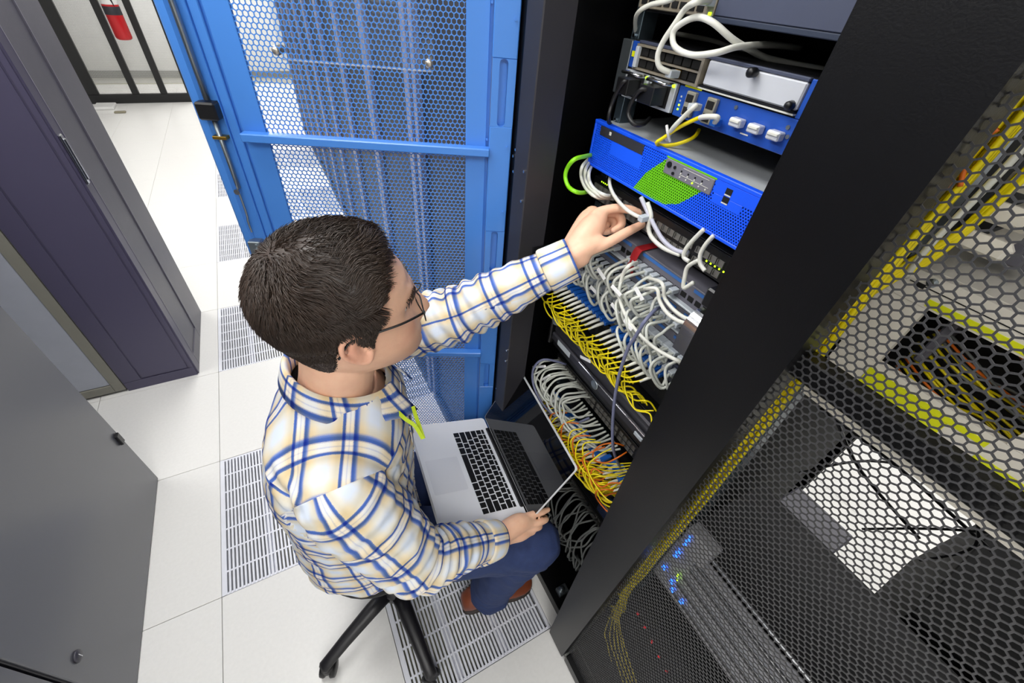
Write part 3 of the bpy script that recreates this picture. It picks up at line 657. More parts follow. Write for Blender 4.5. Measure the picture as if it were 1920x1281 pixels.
for i, q in enumerate([((1320, 430), (1302, 448), (1287, 466), (1282, 482), (1292, 490)), ((1338, 442), (1324, 458), (1314, 476), (1313, 494), (1322, 508)), ((1310, 488), (1290, 500), (1284, 520), (1282, 540), (1300, 530))]):
    cable('network_cable', ('left', 'right', 'lower')[i]+' white cable of the three under the right half of the blue appliance', pxs(1.115, *q), .0036, m_cwhite)
c = cable('network_cable', 'long white cable arching down across the patch panels and blue connectors', pxs(1.085, (1195, 492, .04), (1180, 498), (1168, 515), (1161, 550), (1166, 575), (1177, 598), (1199, 627), (1231, 655), (1273, 678), (1295, 690, .05)), .0036, m_cwhite)
cable('network_cable', 'white cable sweeping right below the middle patch panel', pxs(1.09, (1198, 545, .05), (1215, 541), (1232, 543), (1237, 565), (1252, 588), (1275, 603), (1305, 609), (1330, 608, .04)), .0036, m_cwhite)
cable('network_cable', 'white cable running beside it to the right edge', pxs(1.095, (1205, 520, .05), (1240, 530), (1247, 560), (1268, 585), (1295, 600), (1330, 602, .04)), .0034, m_cwhite)
cable('network_cable', 'slate blue cable hanging straight down in front of the charcoal appliance', pxs(1.065, (1237, 577, .06), (1227, 583, .03), (1209, 603), (1192, 631), (1177, 655), (1161, 703), (1153, 745), (1149, 790), (1149, 835), (1156, 862, .02), (1168, 885, .07)), .0036, m_csl)
# loops of grey patch cords in front of the three panels
def patch_cord(label, group, y0, z0, y1, z1, out, drop, m_, r=.0031, name='patch_cable', tagged=False, x0=1.148):
    a = Vector((x0, y0, z0)); b = Vector((x0, y1, z1)); mid = (a+b)/2
    P = [a, (x0-.022, y0+rnd.uniform(-.003, .003), z0-.001), (x0-out*.85, y0+.006+rnd.uniform(-.006, .006), z0-.012), (x0-out, mid.y+rnd.uniform(-.012, .012)+.008, mid.z-drop*.5), (x0-out*.7, y1+rnd.uniform(-.008, .008), z1-drop), (x0-.02, y1, z1-.004), b]
    c = cable(name, label, P, r, m_, group, n=6, k=5)
    child_box(c, 'plug', m_rj, (x0-.008, y0, z0), (1, 0, 0), (.018, .0115, .0095)); child_box(c, 'plug', m_rj, (x0-.008, y1, z1), (1, 0, .1), (.018, .0115, .0095))
    if tagged:
        k = 2+rnd.randrange(2); q = Vector(P[k]); d = Vector((rnd.uniform(-.2, .2), rnd.uniform(.5, 1), rnd.uniform(.2, .6)))
        child_box(c, 'paper_tag', m_tagw, q+Vector((-.004, 0, 0))+d*.006, d, (.027, .0012, .009))
    return c
lu = 'grey patch cord looping from upper to middle patch panel, %s from the left'; lm = 'grey patch cord looping from middle to lowest patch panel, %s from the left'
for k in range(15): patch_cord(lu % ORDW[k], 'grey cords between upper and middle patch panels', -.176-.0172*k-(.03 if k > 6 else 0), 1.309, -.190-.0172*k-(.02 if k > 6 else 0), 1.257, rnd.uniform(.05, .075), rnd.uniform(.006, .02), m_cgrey, tagged=k % 3 == 1)
for k in range(18): patch_cord(lm % ORDW[k], 'grey cords between middle and lowest patch panels', -.190-.0172*k, 1.257, -.205-.0172*k, 1.203, rnd.uniform(.045, .07), rnd.uniform(.006, .02), m_cgrey, tagged=k % 4 == 2)
for k in range(8): patch_cord('grey patch cord hanging from the right of the lowest patch panel, %s from the left' % ORDW[k], 'grey cords on the right of the lowest panel', -.40-.0172*k, 1.203, -.43-.0172*k, 1.160, rnd.uniform(.05, .065), .02, m_cgrey)
# yellow fibres with white boots and blue connectors
def fibre(label, group, y, z, m_, lp, dirn, bl=.034, out=.03, con=m_lcb, x0=1.147):
    a = Vector((x0-.026, y, z)); b = a+Vector((-out, .010*dirn, -.014)); 
    P = [a, a.lerp(b, .6), b]+[b+Vector(v) for v in lp]
    c = cable('fibre_cable', label, P, .0020, m_, group, n=5, k=5)
    bt = MB(); bt.tube([a, a.lerp(b, .5), b+Vector((-.002, 0, -.002))], [.0040, .0036, .0026], 7); obj('boot', bt, m_cwhite, c, True)
    child_box(c, 'connector', con, (x0-.010, y, z), (1, 0, 0), (.032, .0115, .0105)); return c
for k in range(22):
    y = -.172-.0150*k-(.012 if k > 10 else 0)
    s = rnd.uniform(.8, 1.25); w = rnd.uniform(-.01, .02)
    lp = [(-.010*s, .012*s, -.012*s), (-.012*s, .030*s+w, -.030*s), (-.004, .022*s+w, -.056*s), (.006, -.004+w, -.062*s), (.010, -.022+w, -.046*s), (.022, -.030+w, -.050*s), (.030, -.045+w, -.065*s)]
    fibre('yellow fibre with white boot in the row of blue connectors, %s from the left' % ORDW[k], 'yellow fibres on the fibre switch', y, 1.1445, m_cyel, lp, 1)
for k in range(6):
    y = -.20-.058*k
    cable('fibre_cable', 'loose yellow fibre drooping across the fibre loops, %s from the left' % ORDW[k], [(1.095, y+.05, 1.12), (1.082, y+.02, 1.085), (1.080, y-.02, 1.07), (1.088, y-.05, 1.085), (1.085, y-.075, 1.065), (1.11, y-.10, 1.075)], .0017, m_cyel, 'loose yellow fibres over the fibre loops', n=5)
t = tag(obj('paper_tag', MB().prism([(1.07, -.33, 1.06), (1.07, -.365, 1.075), (1.07, -.362, 1.082), (1.07, -.327, 1.067)], (.001, 0, 0)), m_tagw), 'white paper tag hanging on the yellow fibres above the charcoal appliance', 'tag')
# lower grey bunch
for k in range(16):
    y0 = -.165-.0105*k; s = rnd.uniform(.85, 1.2); j = lambda a: rnd.uniform(-a, a); e = -.22-.012*k
    cable('network_cable', 'grey cable of the bunch hanging left below the charcoal appliance', [(1.150, y0, .875), (1.118, y0+.004+j(.004), .886+j(.006)), (1.084+j(.008), y0+.014+j(.008), .872+j(.008)), (1.070+j(.008), y0+.006+j(.012), .838-j(.012)), (1.080+j(.01), y0-.03+j(.015), .806+j(.02)), (1.098+j(.01), e-.02+j(.015), .800+j(.02)), (1.118, e-.055+j(.01), .812+j(.012)), (1.145, e-.075, .84)], .0029, m_cgrey, 'grey bunch below the charcoal appliance', n=6)
cable('network_cable', 'slate blue cable arching around the lower grey bunch', [(1.15, -.2, .89), (1.09, -.17, .905), (1.062, -.165, .87), (1.058, -.19, .82), (1.066, -.25, .79), (1.09, -.33, .80), (1.13, -.36, .84)], .0034, m_csl)
for k, (a, b, d) in enumerate((((1000, 688), (1022, 687), 1.08), ((1012, 715), (1030, 704), 1.08), ((1006, 735), (1018, 752), 1.075), ((1025, 760), (1045, 748), 1.08))):
    p0, p1 = atX(*a, d), atX(*b, d); b_ = MB(); b_.tube([p0, p1], .0042, 4); tag(obj('paper_tag', b_, m_tagw), 'white paper tag on the lower left cables, %s from the top' % ('first', 'second', 'third', 'fourth')[k], 'tag', 'white tags on the lower cables')
# yellow and orange bunch
for k in range(34):
    u_ = k/33; y0 = -.185-.37*u_; s = rnd.uniform(.8, 1.3); col = m_cor if k % 4 == 1 else m_cyel; nm = 'orange' if k % 4 == 1 else 'yellow'
    z = .735+.085*u_+rnd.uniform(-.012, .012); j = lambda a: rnd.uniform(-a, a)
    lp = [(-.016*s, .012+j(.01), .002), (-.026*s, .020*s+j(.01), -.016*s), (-.022, .004+j(.012), -.046*s), (-.008, -.028*s+j(.01), -.052*s), (.004, -.048*s, -.028+j(.012)), (.02, -.060*s, -.030+j(.012)), (.045, -.075, -.035)]
    fibre('%s fibre with pale boot in the tangled bunch beside the laptop' % nm, '%s fibres beside the laptop' % nm, y0, z, col, lp, 1, out=.018, con=m_lcb if k % 2 else m_cwhite, x0=1.125)
for k in range(18):
    j = lambda a: rnd.uniform(-a, a); u_ = k/17; y = -.21-.30*u_; z = .715+.11*u_; nm = 'orange' if k % 3 == 1 else 'yellow'
    cable('fibre_cable', 'loose %s fibre arching in front of the tangled bunch beside the laptop' % nm, [(1.10, y+.03, z+.045+j(.01)), (1.065+j(.008), y+.045+j(.015), z+.03), (1.052+j(.008), y+.03+j(.015), z-.01+j(.012)), (1.056+j(.008), y-.02+j(.015), z-.035+j(.012)), (1.07+j(.01), y-.055+j(.015), z-.01+j(.015)), (1.10, y-.07, z+.02)], .0020, m_cor if nm == 'orange' else m_cyel, 'loose %s fibres beside the laptop' % nm, n=5)
c = cable('fibre_cable', 'orange fibre making one wide ring beside the hanging slate cable', pxs(1.07, (1170, 836, .03), (1150, 831), (1125, 836), (1112, 850), (1116, 864), (1135, 868), (1155, 860), (1175, 848, .03)), .0019, m_cor)
for k in range(9):
    a = k*.6; y = -.50-.004*k
    cable('fibre_cable', 'yellow fibre sweeping down at the right end of the tangled bunch, %s from the top' % ORDW[k], [(1.14, y-.03, .86-.004*k), (1.09, y, .845-.01*k), (1.075, y+.045+.003*k, .80-.012*k), (1.08, y+.05, .745-.006*k), (1.10, y+.02, .715), (1.135, y-.01, .725)], .0017, m_cyel, 'yellow fibres at the right end of the bunch', n=5)
# dark grey bunch by the knee
for k in range(20):
    y0 = -.36-.0115*k; s = rnd.uniform(.7, 1.3)
    cable('network_cable', 'dark grey cable of the limp bunch beside the knee', [(1.15, y0, .49), (1.11, y0+rnd.uniform(-.01, .015), .505+rnd.uniform(-.01, .03)), (1.075, y0+rnd.uniform(-.02, .03), .47), (1.07, y0+rnd.uniform(-.03, .03), .42-.04*s), (1.09, y0+rnd.uniform(-.03, .03), .36-.03*s), (1.085, y0+rnd.uniform(-.02, .02), .30-.02*s), (1.12, y0+rnd.uniform(-.02, .02), .27)], .0029, m_cdk, 'dark grey cables beside the knee', n=6)
t = eq('levelling_fitting', 'small steel fitting at the foot of the rack by the shoe', 'fitting', .1, y=-.5)
m = MB(); m.box(1.06, 1.10, -.545, -.515, .055, .075, .002); m.lathe((1.075, -.53, .076), (0, 0, 1), [(.012, 0), (.012, .006), (.006, .012), (.004, .02)], 12); obj('fitting', m, m_steel, t)

# ================================================================== INSIDE THE NEIGHBOURING RACK
m_beigec = mat('chassis_beige', '#ece6d9', .5); m_inner = mat('inner_grey', '#17171a', .7)
t = thing('equipment_chassis', 'beige chassis with yellow labels and an open window behind the black mesh', 'chassis', (1.3, -.95, 1.3))
m = MB(); m.box(1.148, 1.16, -.750, -.700, 1.3955, 1.4775); m.box(1.148, 1.16, -1.20, -.700, 1.478, 1.512); m.box(1.148, 1.16, -1.20, -.705, 1.297, 1.395); m.box(1.148, 1.16, -.915, -.880, 1.3955, 1.4775); m.box(1.148, 1.16, -1.2, -1.16, 1.3955, 1.4775)
obj('front_frame', m, m_beigec, t)
obj('housing', rbox(1.30, 1.60, -1.20, -.70, 1.297, 1.512), m_inner, t); obj('floor_plate', rbox(1.161, 1.299, -1.20, -.70, 1.297, 1.32), m_beigec, t); obj('roof_plate', rbox(1.161, 1.299, -1.20, -.70, 1.505, 1.512), m_beigec, t)
obj('side_plate', rbox(1.161, 1.299, -.708, -.70, 1.3205, 1.5045), m_inner, t)
obj('inner_bar', rbox(1.20, 1.24, -.775, -.765, 1.3955, 1.47), m_grp, t)
for b in ((-.99, -.746, 1.4808, 1.489), (-.838, -.748, 1.349, 1.379), (-.872, -.748, 1.3795, 1.3865), (-1.02, -.8725, 1.338, 1.369), (-.80, -.722, 1.318, 1.3225), (-1.0, -.84, 1.313, 1.3205)): obj('yellow_label', rbox(1.1468, 1.1479, b[0], b[1], b[2], b[3], ch=0), m_yel, t)
obj('seam', rbox(1.1472, 1.1479, -1.2, -.72, 1.4975, 1.4985, ch=0), m_hole, t); obj('latch_hole', rbox(1.1470, 1.1479, -.735, -.726, 1.495, 1.500, ch=0), m_hole, t)
m = MB(); m.lathe((1.148, -.738, 1.505), (-1, 0, 0), [(.005, 0), (.005, .002), (.002, .003)], 12); obj('screw', m, m_steel, t)
for k in range(16):
    y = -.752-rnd.uniform(0, .01); z = rnd.uniform(1.345, 1.47); col = (m_cyel, m_cyel, m_cor, m_cdk)[k % 4]
    cable('fibre_cable', '%s fibre inside the window of the beige chassis' % {0: 'yellow', 1: 'yellow', 2: 'orange', 3: 'dark'}[k % 4], [(1.22, y, z+.01), (1.20, y-.05, z), (1.19+rnd.uniform(0, .05), y-.10, z-.01+rnd.uniform(-.02, .01)), (1.21, y-.16, z-.02), (1.25, y-.22, z)], .0016, col, {0: 'yellow', 1: 'yellow', 2: 'orange', 3: 'dark'}[k % 4]+' fibres in the chassis window', n=5, k=4)
t = thing('cable_manager', 'vertical cable manager with pale grey fingers at the upper right', 'cable manager', (1.2, -.73, 1.6))
obj('spine', rbox(1.205, 1.23, -.79, -.75, 1.53, 2.0), m_grp, t)
for k in range(6):
    z = 1.563+.028*k; m = MB(); m.box(1.12, 1.2045, -.765, -.745, z, z+.004, .001); m.box(1.105, 1.1195, -.775, -.735, z-.007, z+.011, .005)
    obj('finger', m, m_beigec, t)
for k in range(14):
    y = -.698-.0035*(k % 5)-.002; x = 1.046+.010*(k//5)+.003*(k % 3); j = lambda a: rnd.uniform(-a, a)
    cable('fibre_cable', 'yellow fibre of the vertical bundle along the closed door edge', [(x+.03, y-.012+j(.004), 1.86), (x+.01, y-.012+j(.004), 1.66), (x, y-.006+j(.003), 1.5), (x, y-.006+j(.004), 1.3), (x, y-.006+j(.004), 1.1), (x, y-.004+j(.004), .9), (x, y-.002+j(.004), .72), (x+j(.01), y+.002+j(.006), .6-.02*(k % 4)), (x+.02, y-.008+j(.01), .50-.03*(k % 5)), (x+.03, y-.002+j(.012), .40-.02*(k % 4))], .0029, m_cyel, 'vertical yellow bundle in the closed rack', n=5, k=5)
for k in range(9):
    j = lambda a: rnd.uniform(-a, a); z = 1.50+.003*k
    cable('fibre_cable', 'yellow fibre bending out of the bundle under the grey fingers', [(1.10, -.752+j(.003), 1.72), (1.095, -.742+j(.003), 1.60), (1.09, -.735+j(.003), z+.045), (1.085, -.722+j(.002), z+.01), (1.075, -.708+j(.002), z-.04), (1.07, -.70, z-.12)], .0027, m_cyel, 'yellow fibres under the grey fingers', n=5)
cable('network_cable', 'white cable slanting beside the yellow bundle at the upper right', [(1.08, -.742, 1.75), (1.075, -.736, 1.63), (1.072, -.731, 1.56), (1.09, -.728, 1.52)], .003, m_cwhite)
for i, q in enumerate([((1800, 350), (1812, 300), (1828, 235), (1840, 190)), ((1780, 350), (1785, 310), (1815, 275), (1872, 242)), ((1778, 355), (1775, 325), (1790, 290), (1795, 285))]):
    cable('fibre_cable', 'orange fibre, %s of three near the top of the closed door' % ('longest', 'bent one', 'shortest')[i], pxs(1.05, *q), .002, m_cor)
for i, q in enumerate([(1803, 290), (1848, 275), (1905, 225), (1880, 235)]):
    p0 = atX(*q, 1.12); tag(obj('connector', rbox(p0.x-.008, p0.x+.008, p0.y-.009, p0.y+.009, p0.z-.006, p0.z+.006), m_rblue), 'blue connector glimpsed through the upper right mesh, %s from the left' % ('first', 'second', 'fourth', 'third')[i], 'connector', 'blue connectors behind the mesh')
t = thing('storage_unit', 'dark wide unit behind the mesh below the bright gap', 'server', (1.3, -.95, .62))
obj('body', rbox(1.152, 1.405, -1.20, -.70, .62, .842), mat('unit_dark', '#0c0a0e', .6, spec=.25), t); obj('front_edge', rbox(1.146, 1.1515, -1.20, -.70, .836, .8425), m_chrome, t)
t = thing('blade_unit', 'silver grey unit with blue lights low behind the mesh', 'server', (1.2, -.95, .66))
obj('faceplate', rbox(1.125, 1.1455, -1.20, -.705, .64, .83), mat('blade_grey', '#b4b4ba', .35, .2), t)
for k, z in enumerate((.66, .70, .74, .78, .81)):
    obj('bay', rbox(1.121, 1.1248, -1.195, -.76, z, z+.012), mat('bay_dark', '#26262a', .4), t); obj('bay_edge', rbox(1.119, 1.1248, -1.195, -.76, z+.0125, z+.0155), m_chrome, t)
m_bled = mat('led_blue', '#2a6bff', .4, emit=3.0, var=0)
obj('blue_bar', rbox(1.112, 1.1149, -.728, -.722, .845, .885, ch=0), m_bled, t)
for (y, z) in ((-.722, .795), (-.722, .775), (-.72, .70), (-.75, .69), (-.762, .668), (-.79, .672)): obj('blue_light', rbox(1.118, 1.1247, y-.006, y+.003, z, z+.008, ch=0), m_bled, t)
for (y, z) in ((-.752, .735), (-.757, .722)): obj('green_light', rbox(1.117, 1.1209, y-.002, y+.002, z, z+.004, ch=0), m_led, t)
obj('top_tab', rbox(1.115, 1.1455, -.775, -.71, .8305, .90), MATS['blade_grey'], t)
t = thing('side_cover', 'black cover plate at the rear right of the closed rack', 'panel', (1.6, -1.1, .6))
obj('plate', rbox(1.42, 1.98, -1.23, -1.02, .46, .86), m_deep, t)
t = thing('grey_box', 'grey box at the left of the bright gap behind the mesh', 'box', (1.5, -.74, .7))
obj('body', rbox(1.435, 1.53, -.885, -.742, .62, .80, ch=.004), m_grp, t)
for i, P in enumerate([[(1.3, -.72, 1.2), (1.5, -.80, .98), (1.6, -.95, .86)], [(1.25, -.72, 1.22), (1.45, -.83, 1.08), (1.6, -1.02, .95)], [(1.4, -.74, .95), (1.45, -.80, 1.05), (1.5, -.9, 1.1), (1.5, -1.0, 1.12)], [(1.5, -.88, .86), (1.5, -.95, 1.0), (1.48, -1.03, 1.14)], [(1.35, -.9, 1.2), (1.45, -.98, 1.05), (1.5, -.97, .9)]]):
    cable('power_cable', 'black cord crossing the bright gap in the closed rack, %s' % ('thickest and highest', 'thick one reaching farthest right', 'thin one on the left', 'thin one bent at the right', 'thin one from the top middle')[i], P, .0035 if i < 2 else .0025, m_cblk, 'black cords across the bright gap')
for k in range(6):
    y = -.70-.05*k
    cable('fibre_cable', 'limp yellow fibre low behind the closed door', [(1.07, -.70, .50), (1.075, -.705-.008*k, .38), (1.08, -.72-.02*k, .24+.01*k), (1.09, -.74-.04*k, .18), (1.1, -.78-.06*k, .10)], .0018, m_cyel, 'limp yellow fibres low in the closed rack', n=5)
m_redled = mat('led_red', '#d01020', .5, emit=.8, var=0)
t = thing('disk_shelf', 'black disk shelf with red marks at the bottom of the closed rack', 'server', (1.3, -.95, .2))
obj('body', rbox(1.152, 1.75, -1.20, -.70, .10, .44), m_deep, t)
for k in range(9): obj('red_mark', rbox(1.1495, 1.1519, -.735-.035*k-.006, -.735-.035*k, .36-.012*k, .368-.012*k, ch=0), m_redled, t)
# ================================================================== STOOL
m_blk = mat('stool_black', '#17161a', .42); m_seatm = mat('stool_fabric', '#131315', .85, bump=.3, bscale=500)
SX, SY = .550, -.268
ST = thing('stool', 'black swivel stool on a five-legged castor base under the seated man', 'stool', (SX, SY, 0))
m = MB(); m.lathe((SX-.012, SY+.043, .405), (0, 0, 1), [(.06, 0), (.155, .006), (.170, .02), (.172, .042), (.160, .058), (.05, .064), (.001, .064)], 40); obj('seat', m, m_seatm, ST, True)
m = MB(); m.lathe((SX, SY, .10), (0, 0, 1), [(.032, 0), (.032, .10), (.026, .105), (.026, .22), (.016, .225), (.016, .30), (.06, .305), (.06, .315)], 20); obj('gas_column', m, m_blk, ST, True)
m = MB(); m.lathe((SX, SY, .085), (0, 0, 1), [(.03, 0), (.05, .004), (.05, .045), (.035, .055)], 24); obj('hub', m, m_blk, ST, True)
a0 = math.atan2(-.378-SY, .301-SX)
for k in range(5):
    a = a0+k*2*math.pi/5; d = Vector((math.cos(a), math.sin(a), 0)); s_ = Vector((-d.y, d.x, 0)); c0 = Vector((SX, SY, 0))
    rings = []
    for r_, z, w, h in ((.03, .115, .026, .022), (.10, .113, .025, .021), (.20, .095, .021, .018), (.262, .078, .019, .014), (.285, .072, .019, .012), (.292, .07, .012, .008)):
        rings.append([c0+d*r_+s_*(w*math.cos(q)*(1.0 if abs(math.cos(q)) < .8 else 1))+Vector((0, 0, z+h*math.sin(q)*(1 if math.sin(q) > 0 else .8))) for q in [2*math.pi*i/14 for i in range(14)]])
    m = MB(); m.loft(rings); lg = obj('leg', m, m_blk, ST, True)
    cc = c0+d*.276; q = Vector((math.cos(a+.7), math.sin(a+.7), 0)); ax = Vector((-q.y, q.x, 0))
    m = MB()
    for sg in (-1, 1): m.lathe(cc+ax*(sg*.008)+Vector((0, 0, .027)), ax*sg, [(.004, 0), (.024, 0), (.026, .004), (.024, .014), (.006, .016)], 18)
    m.tube([cc+Vector((0, 0, .027)), cc+Vector((0, 0, .068))], .007, 8); m.lathe(cc+Vector((0, 0, .030)), (0, 0, 1), [(.007, 0), (.022, .010), (.018, .03), (.008, .034)], 14)
    obj('castor', m, m_blackp, lg, True)

# ================================================================== LAPTOP
def eul(a, b, c):
    return Matrix.Rotation(a, 4, 'Z') @ Matrix.Rotation(b, 4, 'Y') @ Matrix.Rotation(c, 4, 'X')
LT = Matrix.Translation((.9378, -.268, .6076)) @ eul(-.0642, .2715, .0352)
LID = LT @ Matrix.Rotation(-1.4072, 4, 'Y')
m_alu = mat('laptop_aluminium', '#eceef3', .38, .0, var=.02); m_key = mat('key_black', '#0c0c0e', .5); m_keyl = mat('key_legend', '#b9bcc2', .5)
m_glass = mat('screen_glass', '#040405', .02, spec=.9, var=0); m_track = mat('trackpad', '#e2e4ea', .3, .0, var=0)
LP = thing('laptop', 'open silver laptop with dark glossy screen on the seated man\'s lap', 'laptop', LT.translation)
def lp(name, par, m_, T, *b, ch=.0015):
    k = MB(); k.T = T; k.box(*b, ch=ch); return obj(name, k, m_, par)
def rrect(x0, x1, y0, y1, z0, z1, r, T):
    pts = []
    for cx, cy, a in ((x1-r, y1-r, 0), (x0+r, y1-r, 90), (x0+r, y0+r, 180), (x1-r, y0+r, 270)):
        for k in range(6):
            t = math.radians(a+18*k); pts.append((cx+r*math.cos(t), cy+r*math.sin(t)))
    k = MB(); k.T = T; k.prism([(x, y, z0) for x, y in pts], (0, 0, z1-z0)); return k
base = obj('base', rrect(-.249, -.002, -.182, .182, -.0155, 0, .010, LT), m_alu, LP)
lp('hinge_bar', base, m_blackp, LT, -.012, .004, -.14, .14, -.008, .0035, ch=.003)
obj('trackpad', rrect(-.238, -.140, -.054, .054, .00005, .0005, .004, LT), m_track, base)
obj('key_well', rrect(-.1275, -.0205, -.1385, .1385, .00005, .0004, .003, LT), mat('key_well', '#ebedf2', .5), base)
rows = [[1.0]*14, [1.0]*13+[1.5], [1.5]+[1.0]*13, [1.8]+[1.0]*11+[1.75], [2.3]+[1.0]*10+[2.3], [1.0, 1.0, 1.0, 1.25, 5.1, 1.25, 1.0, .95, .95, .95]]
xr = [(-.0305, -.0225), (-.0485, -.0330), (-.0675, -.0515), (-.0865, -.0705), (-.1055, -.0895), (-.1255, -.1085)]
for rw, (x0, x1) in zip(rows, xr):
    tot = sum(rw); y = .1365; u = .273/tot
    for w in rw:
        kk = MB(); kk.T = LT; kk.box(x0, x1, y-w*u+.0016, y-.0016, .0004, .0016, .0004)
        ko = obj('key', kk, m_key, base); y -= w*u
lid = obj('lid', rrect(.004, .235, -.182, .182, -.0065, 0, .010, LID), m_alu, LP)
obj('screen', rrect(.006, .2335, -.1805, .1805, .0001, .0009, .009, LID), m_glass, lid)

# ================================================================== PERSON
def skinmat():
    m = bpy.data.materials.new('skin'); m.use_nodes = True; nt = m.node_tree; b = nt.nodes['Principled BSDF']
    at = nt.nodes.new('ShaderNodeVertexColor'); at.layer_name = 'tone'
    n = nt.nodes.new('ShaderNodeTexNoise'); n.inputs['Scale'].default_value = 55; n.inputs['Detail'].default_value = 6
    hs = nt.nodes.new('ShaderNodeMix'); hs.data_type = 'RGBA'; hs.blend_type = 'MULTIPLY'; hs.inputs['Factor'].default_value = .22
    rp = nt.nodes.new('ShaderNodeValToRGB'); rp.color_ramp.elements[0].color = (.75, .55, .5, 1); rp.color_ramp.elements[1].color = (1, 1, 1, 1); rp.color_ramp.elements[0].position = .3; rp.color_ramp.elements[1].position = .65
    tc = nt.nodes.new('ShaderNodeTexCoord'); nt.links.new(tc.outputs['Object'], n.inputs['Vector'])
    nt.links.new(n.outputs['Fac'], rp.inputs['Fac']); nt.links.new(at.outputs['Color'], hs.inputs['A']); nt.links.new(rp.outputs['Color'], hs.inputs['B']); nt.links.new(hs.outputs['Result'], b.inputs['Base Color'])
    b.inputs['Roughness'].default_value = .48; b.inputs['Subsurface Weight'].default_value = .12; b.inputs['Subsurface Radius'].default_value = (1, .35, .2); b.inputs['Subsurface Scale'].default_value = .008
    n2 = nt.nodes.new('ShaderNodeTexNoise'); n2.inputs['Scale'].default_value = 420; nt.links.new(tc.outputs['Object'], n2.inputs['Vector'])
    bp = nt.nodes.new('ShaderNodeBump'); bp.inputs['Strength'].default_value = .12; bp.inputs['Distance'].default_value = .001
    nt.links.new(n2.outputs['Fac'], bp.inputs['Height']); nt.links.new(bp.outputs['Normal'], b.inputs['Normal'])
    return m
m_skin = skinmat()
m_hair = mat('hair_dark_brown', '#352921', .42, var=.4, vscale=60, spec=.5)
m_denim = mat('denim', '#25355f', .85, var=.25, vscale=70, bump=.35, bscale=700)
m_leather = mat('brown_leather', '#7a3f28', .38, var=.25, vscale=25); m_sole = mat('shoe_sole', '#2a211d', .6)
def ellring(c, X, Y, a, b, n=24, e=2.0):
    out = []
    for k in range(n):
        t = 2*math.pi*k/n; ct, st = math.cos(t), math.sin(t)
        out.append(c+X*(a*math.copysign(abs(ct)**(2/e), ct))+Y*(b*math.copysign(abs(st)**(2/e), st)))
    return out
def limb(mb, P, R, n=20, k=6, ends=True):
    """closed tapering tube with rounded ends"""
    PP = smoothpath(P, k); RR = [Vector((r, 0, 0)) for r in R]; RR = [v.x for v in smoothpath(RR, k)]
    if ends:
        d0 = (PP[0]-PP[1]).normalized(); d1 = (PP[-1]-PP[-2]).normalized()
        PP = [PP[0]+d0*RR[0]*q for q in (.97, .8, .45)]+PP+[PP[-1]+d1*RR[-1]*q for q in (.45, .8, .97)]
        RR = [RR[0]*q for q in (.22, .6, .9)]+RR+[RR[-1]*q for q in (.9, .6, .22)]
    mb.tube(PP, RR, n)
# ---- head
HC = Vector((.5982, -.3173, 1.3271)); HS = 1.0
HM = Matrix.Translation(HC) @ eul(-.0322, -.1392, .1029) @ Matrix.Scale(HS, 4)
HMI = HM.inverted()
ZT_ = [-.124, -.119, -.108, -.092, -.075, -.055, -.035, -.01, .02, .05, .075, .095, .108, .116, .119]
HF = [.050, .072, .086, .091, .093, .093, .091, .090, .095, .092, .080, .060, .040, .018, .0]
HB = [.020, .0, -.030, -.060, -.076, -.088, -.096, -.103, -.106, -.103, -.092, -.074, -.054, -.030, -.0]
HW = [.012, .026, .040, .052, .060, .066, .070, .074, .077, .076, .069, .056, .040, .020, .0]
def head_pt(z, t):                 # t = 0 front, going to the left side
    f, b, w = np.interp(z, ZT_, HF), np.interp(z, ZT_, HB), np.interp(z, ZT_, HW)
    c = (f+b)/2; h = (f-b)/2
    ct, st = math.cos(t), math.sin(t); e = 2.25
    x = c+h*math.copysign(abs(ct)**(2/e), ct); y = w*math.copysign(abs(st)**(2/e), st)
    if x > .02 and abs(y) < .06:
        g = lambda cy, cz, sy, sz: math.exp(-((abs(y)-cy)/sy)**2-((z-cz)/sz)**2)
        fr = min(1, (x-.02)/.04)
        d = 0
        if -.062 < z < .03:                                        # nose wedge growing downwards to the tip
            q = (z+.062)/.092; hgt = .027*min(1, max(0, (1-q)*1.5))*(1 if q > .18 else q/.18)
            d += hgt*math.exp(-(y/(.0105+.004*(1-q)))**2)
        d += -.011*g(.031, .002, .016, .014)+.005*g(.028, .026, .022, .009)+.004*g(.0, -.074, .022, .008)-.003*g(0, -.089, .02, .006)+.007*g(0, -.108, .018, .012)+.004*g(.045, -.03, .018, .02)
        x += d*fr
    return (x, y, z)
NZ, NT = 72, 112
rings = []
for i in range(1, NZ):
    z = -.0025+.1215*-math.cos(math.pi*i/NZ)
    rings.append([head_pt(z, 2*math.pi*k/NT) for k in range(NT)])
hb = MB(); hb.T = HM; hb.loft(rings)
ears = MB(); ears.T = HM
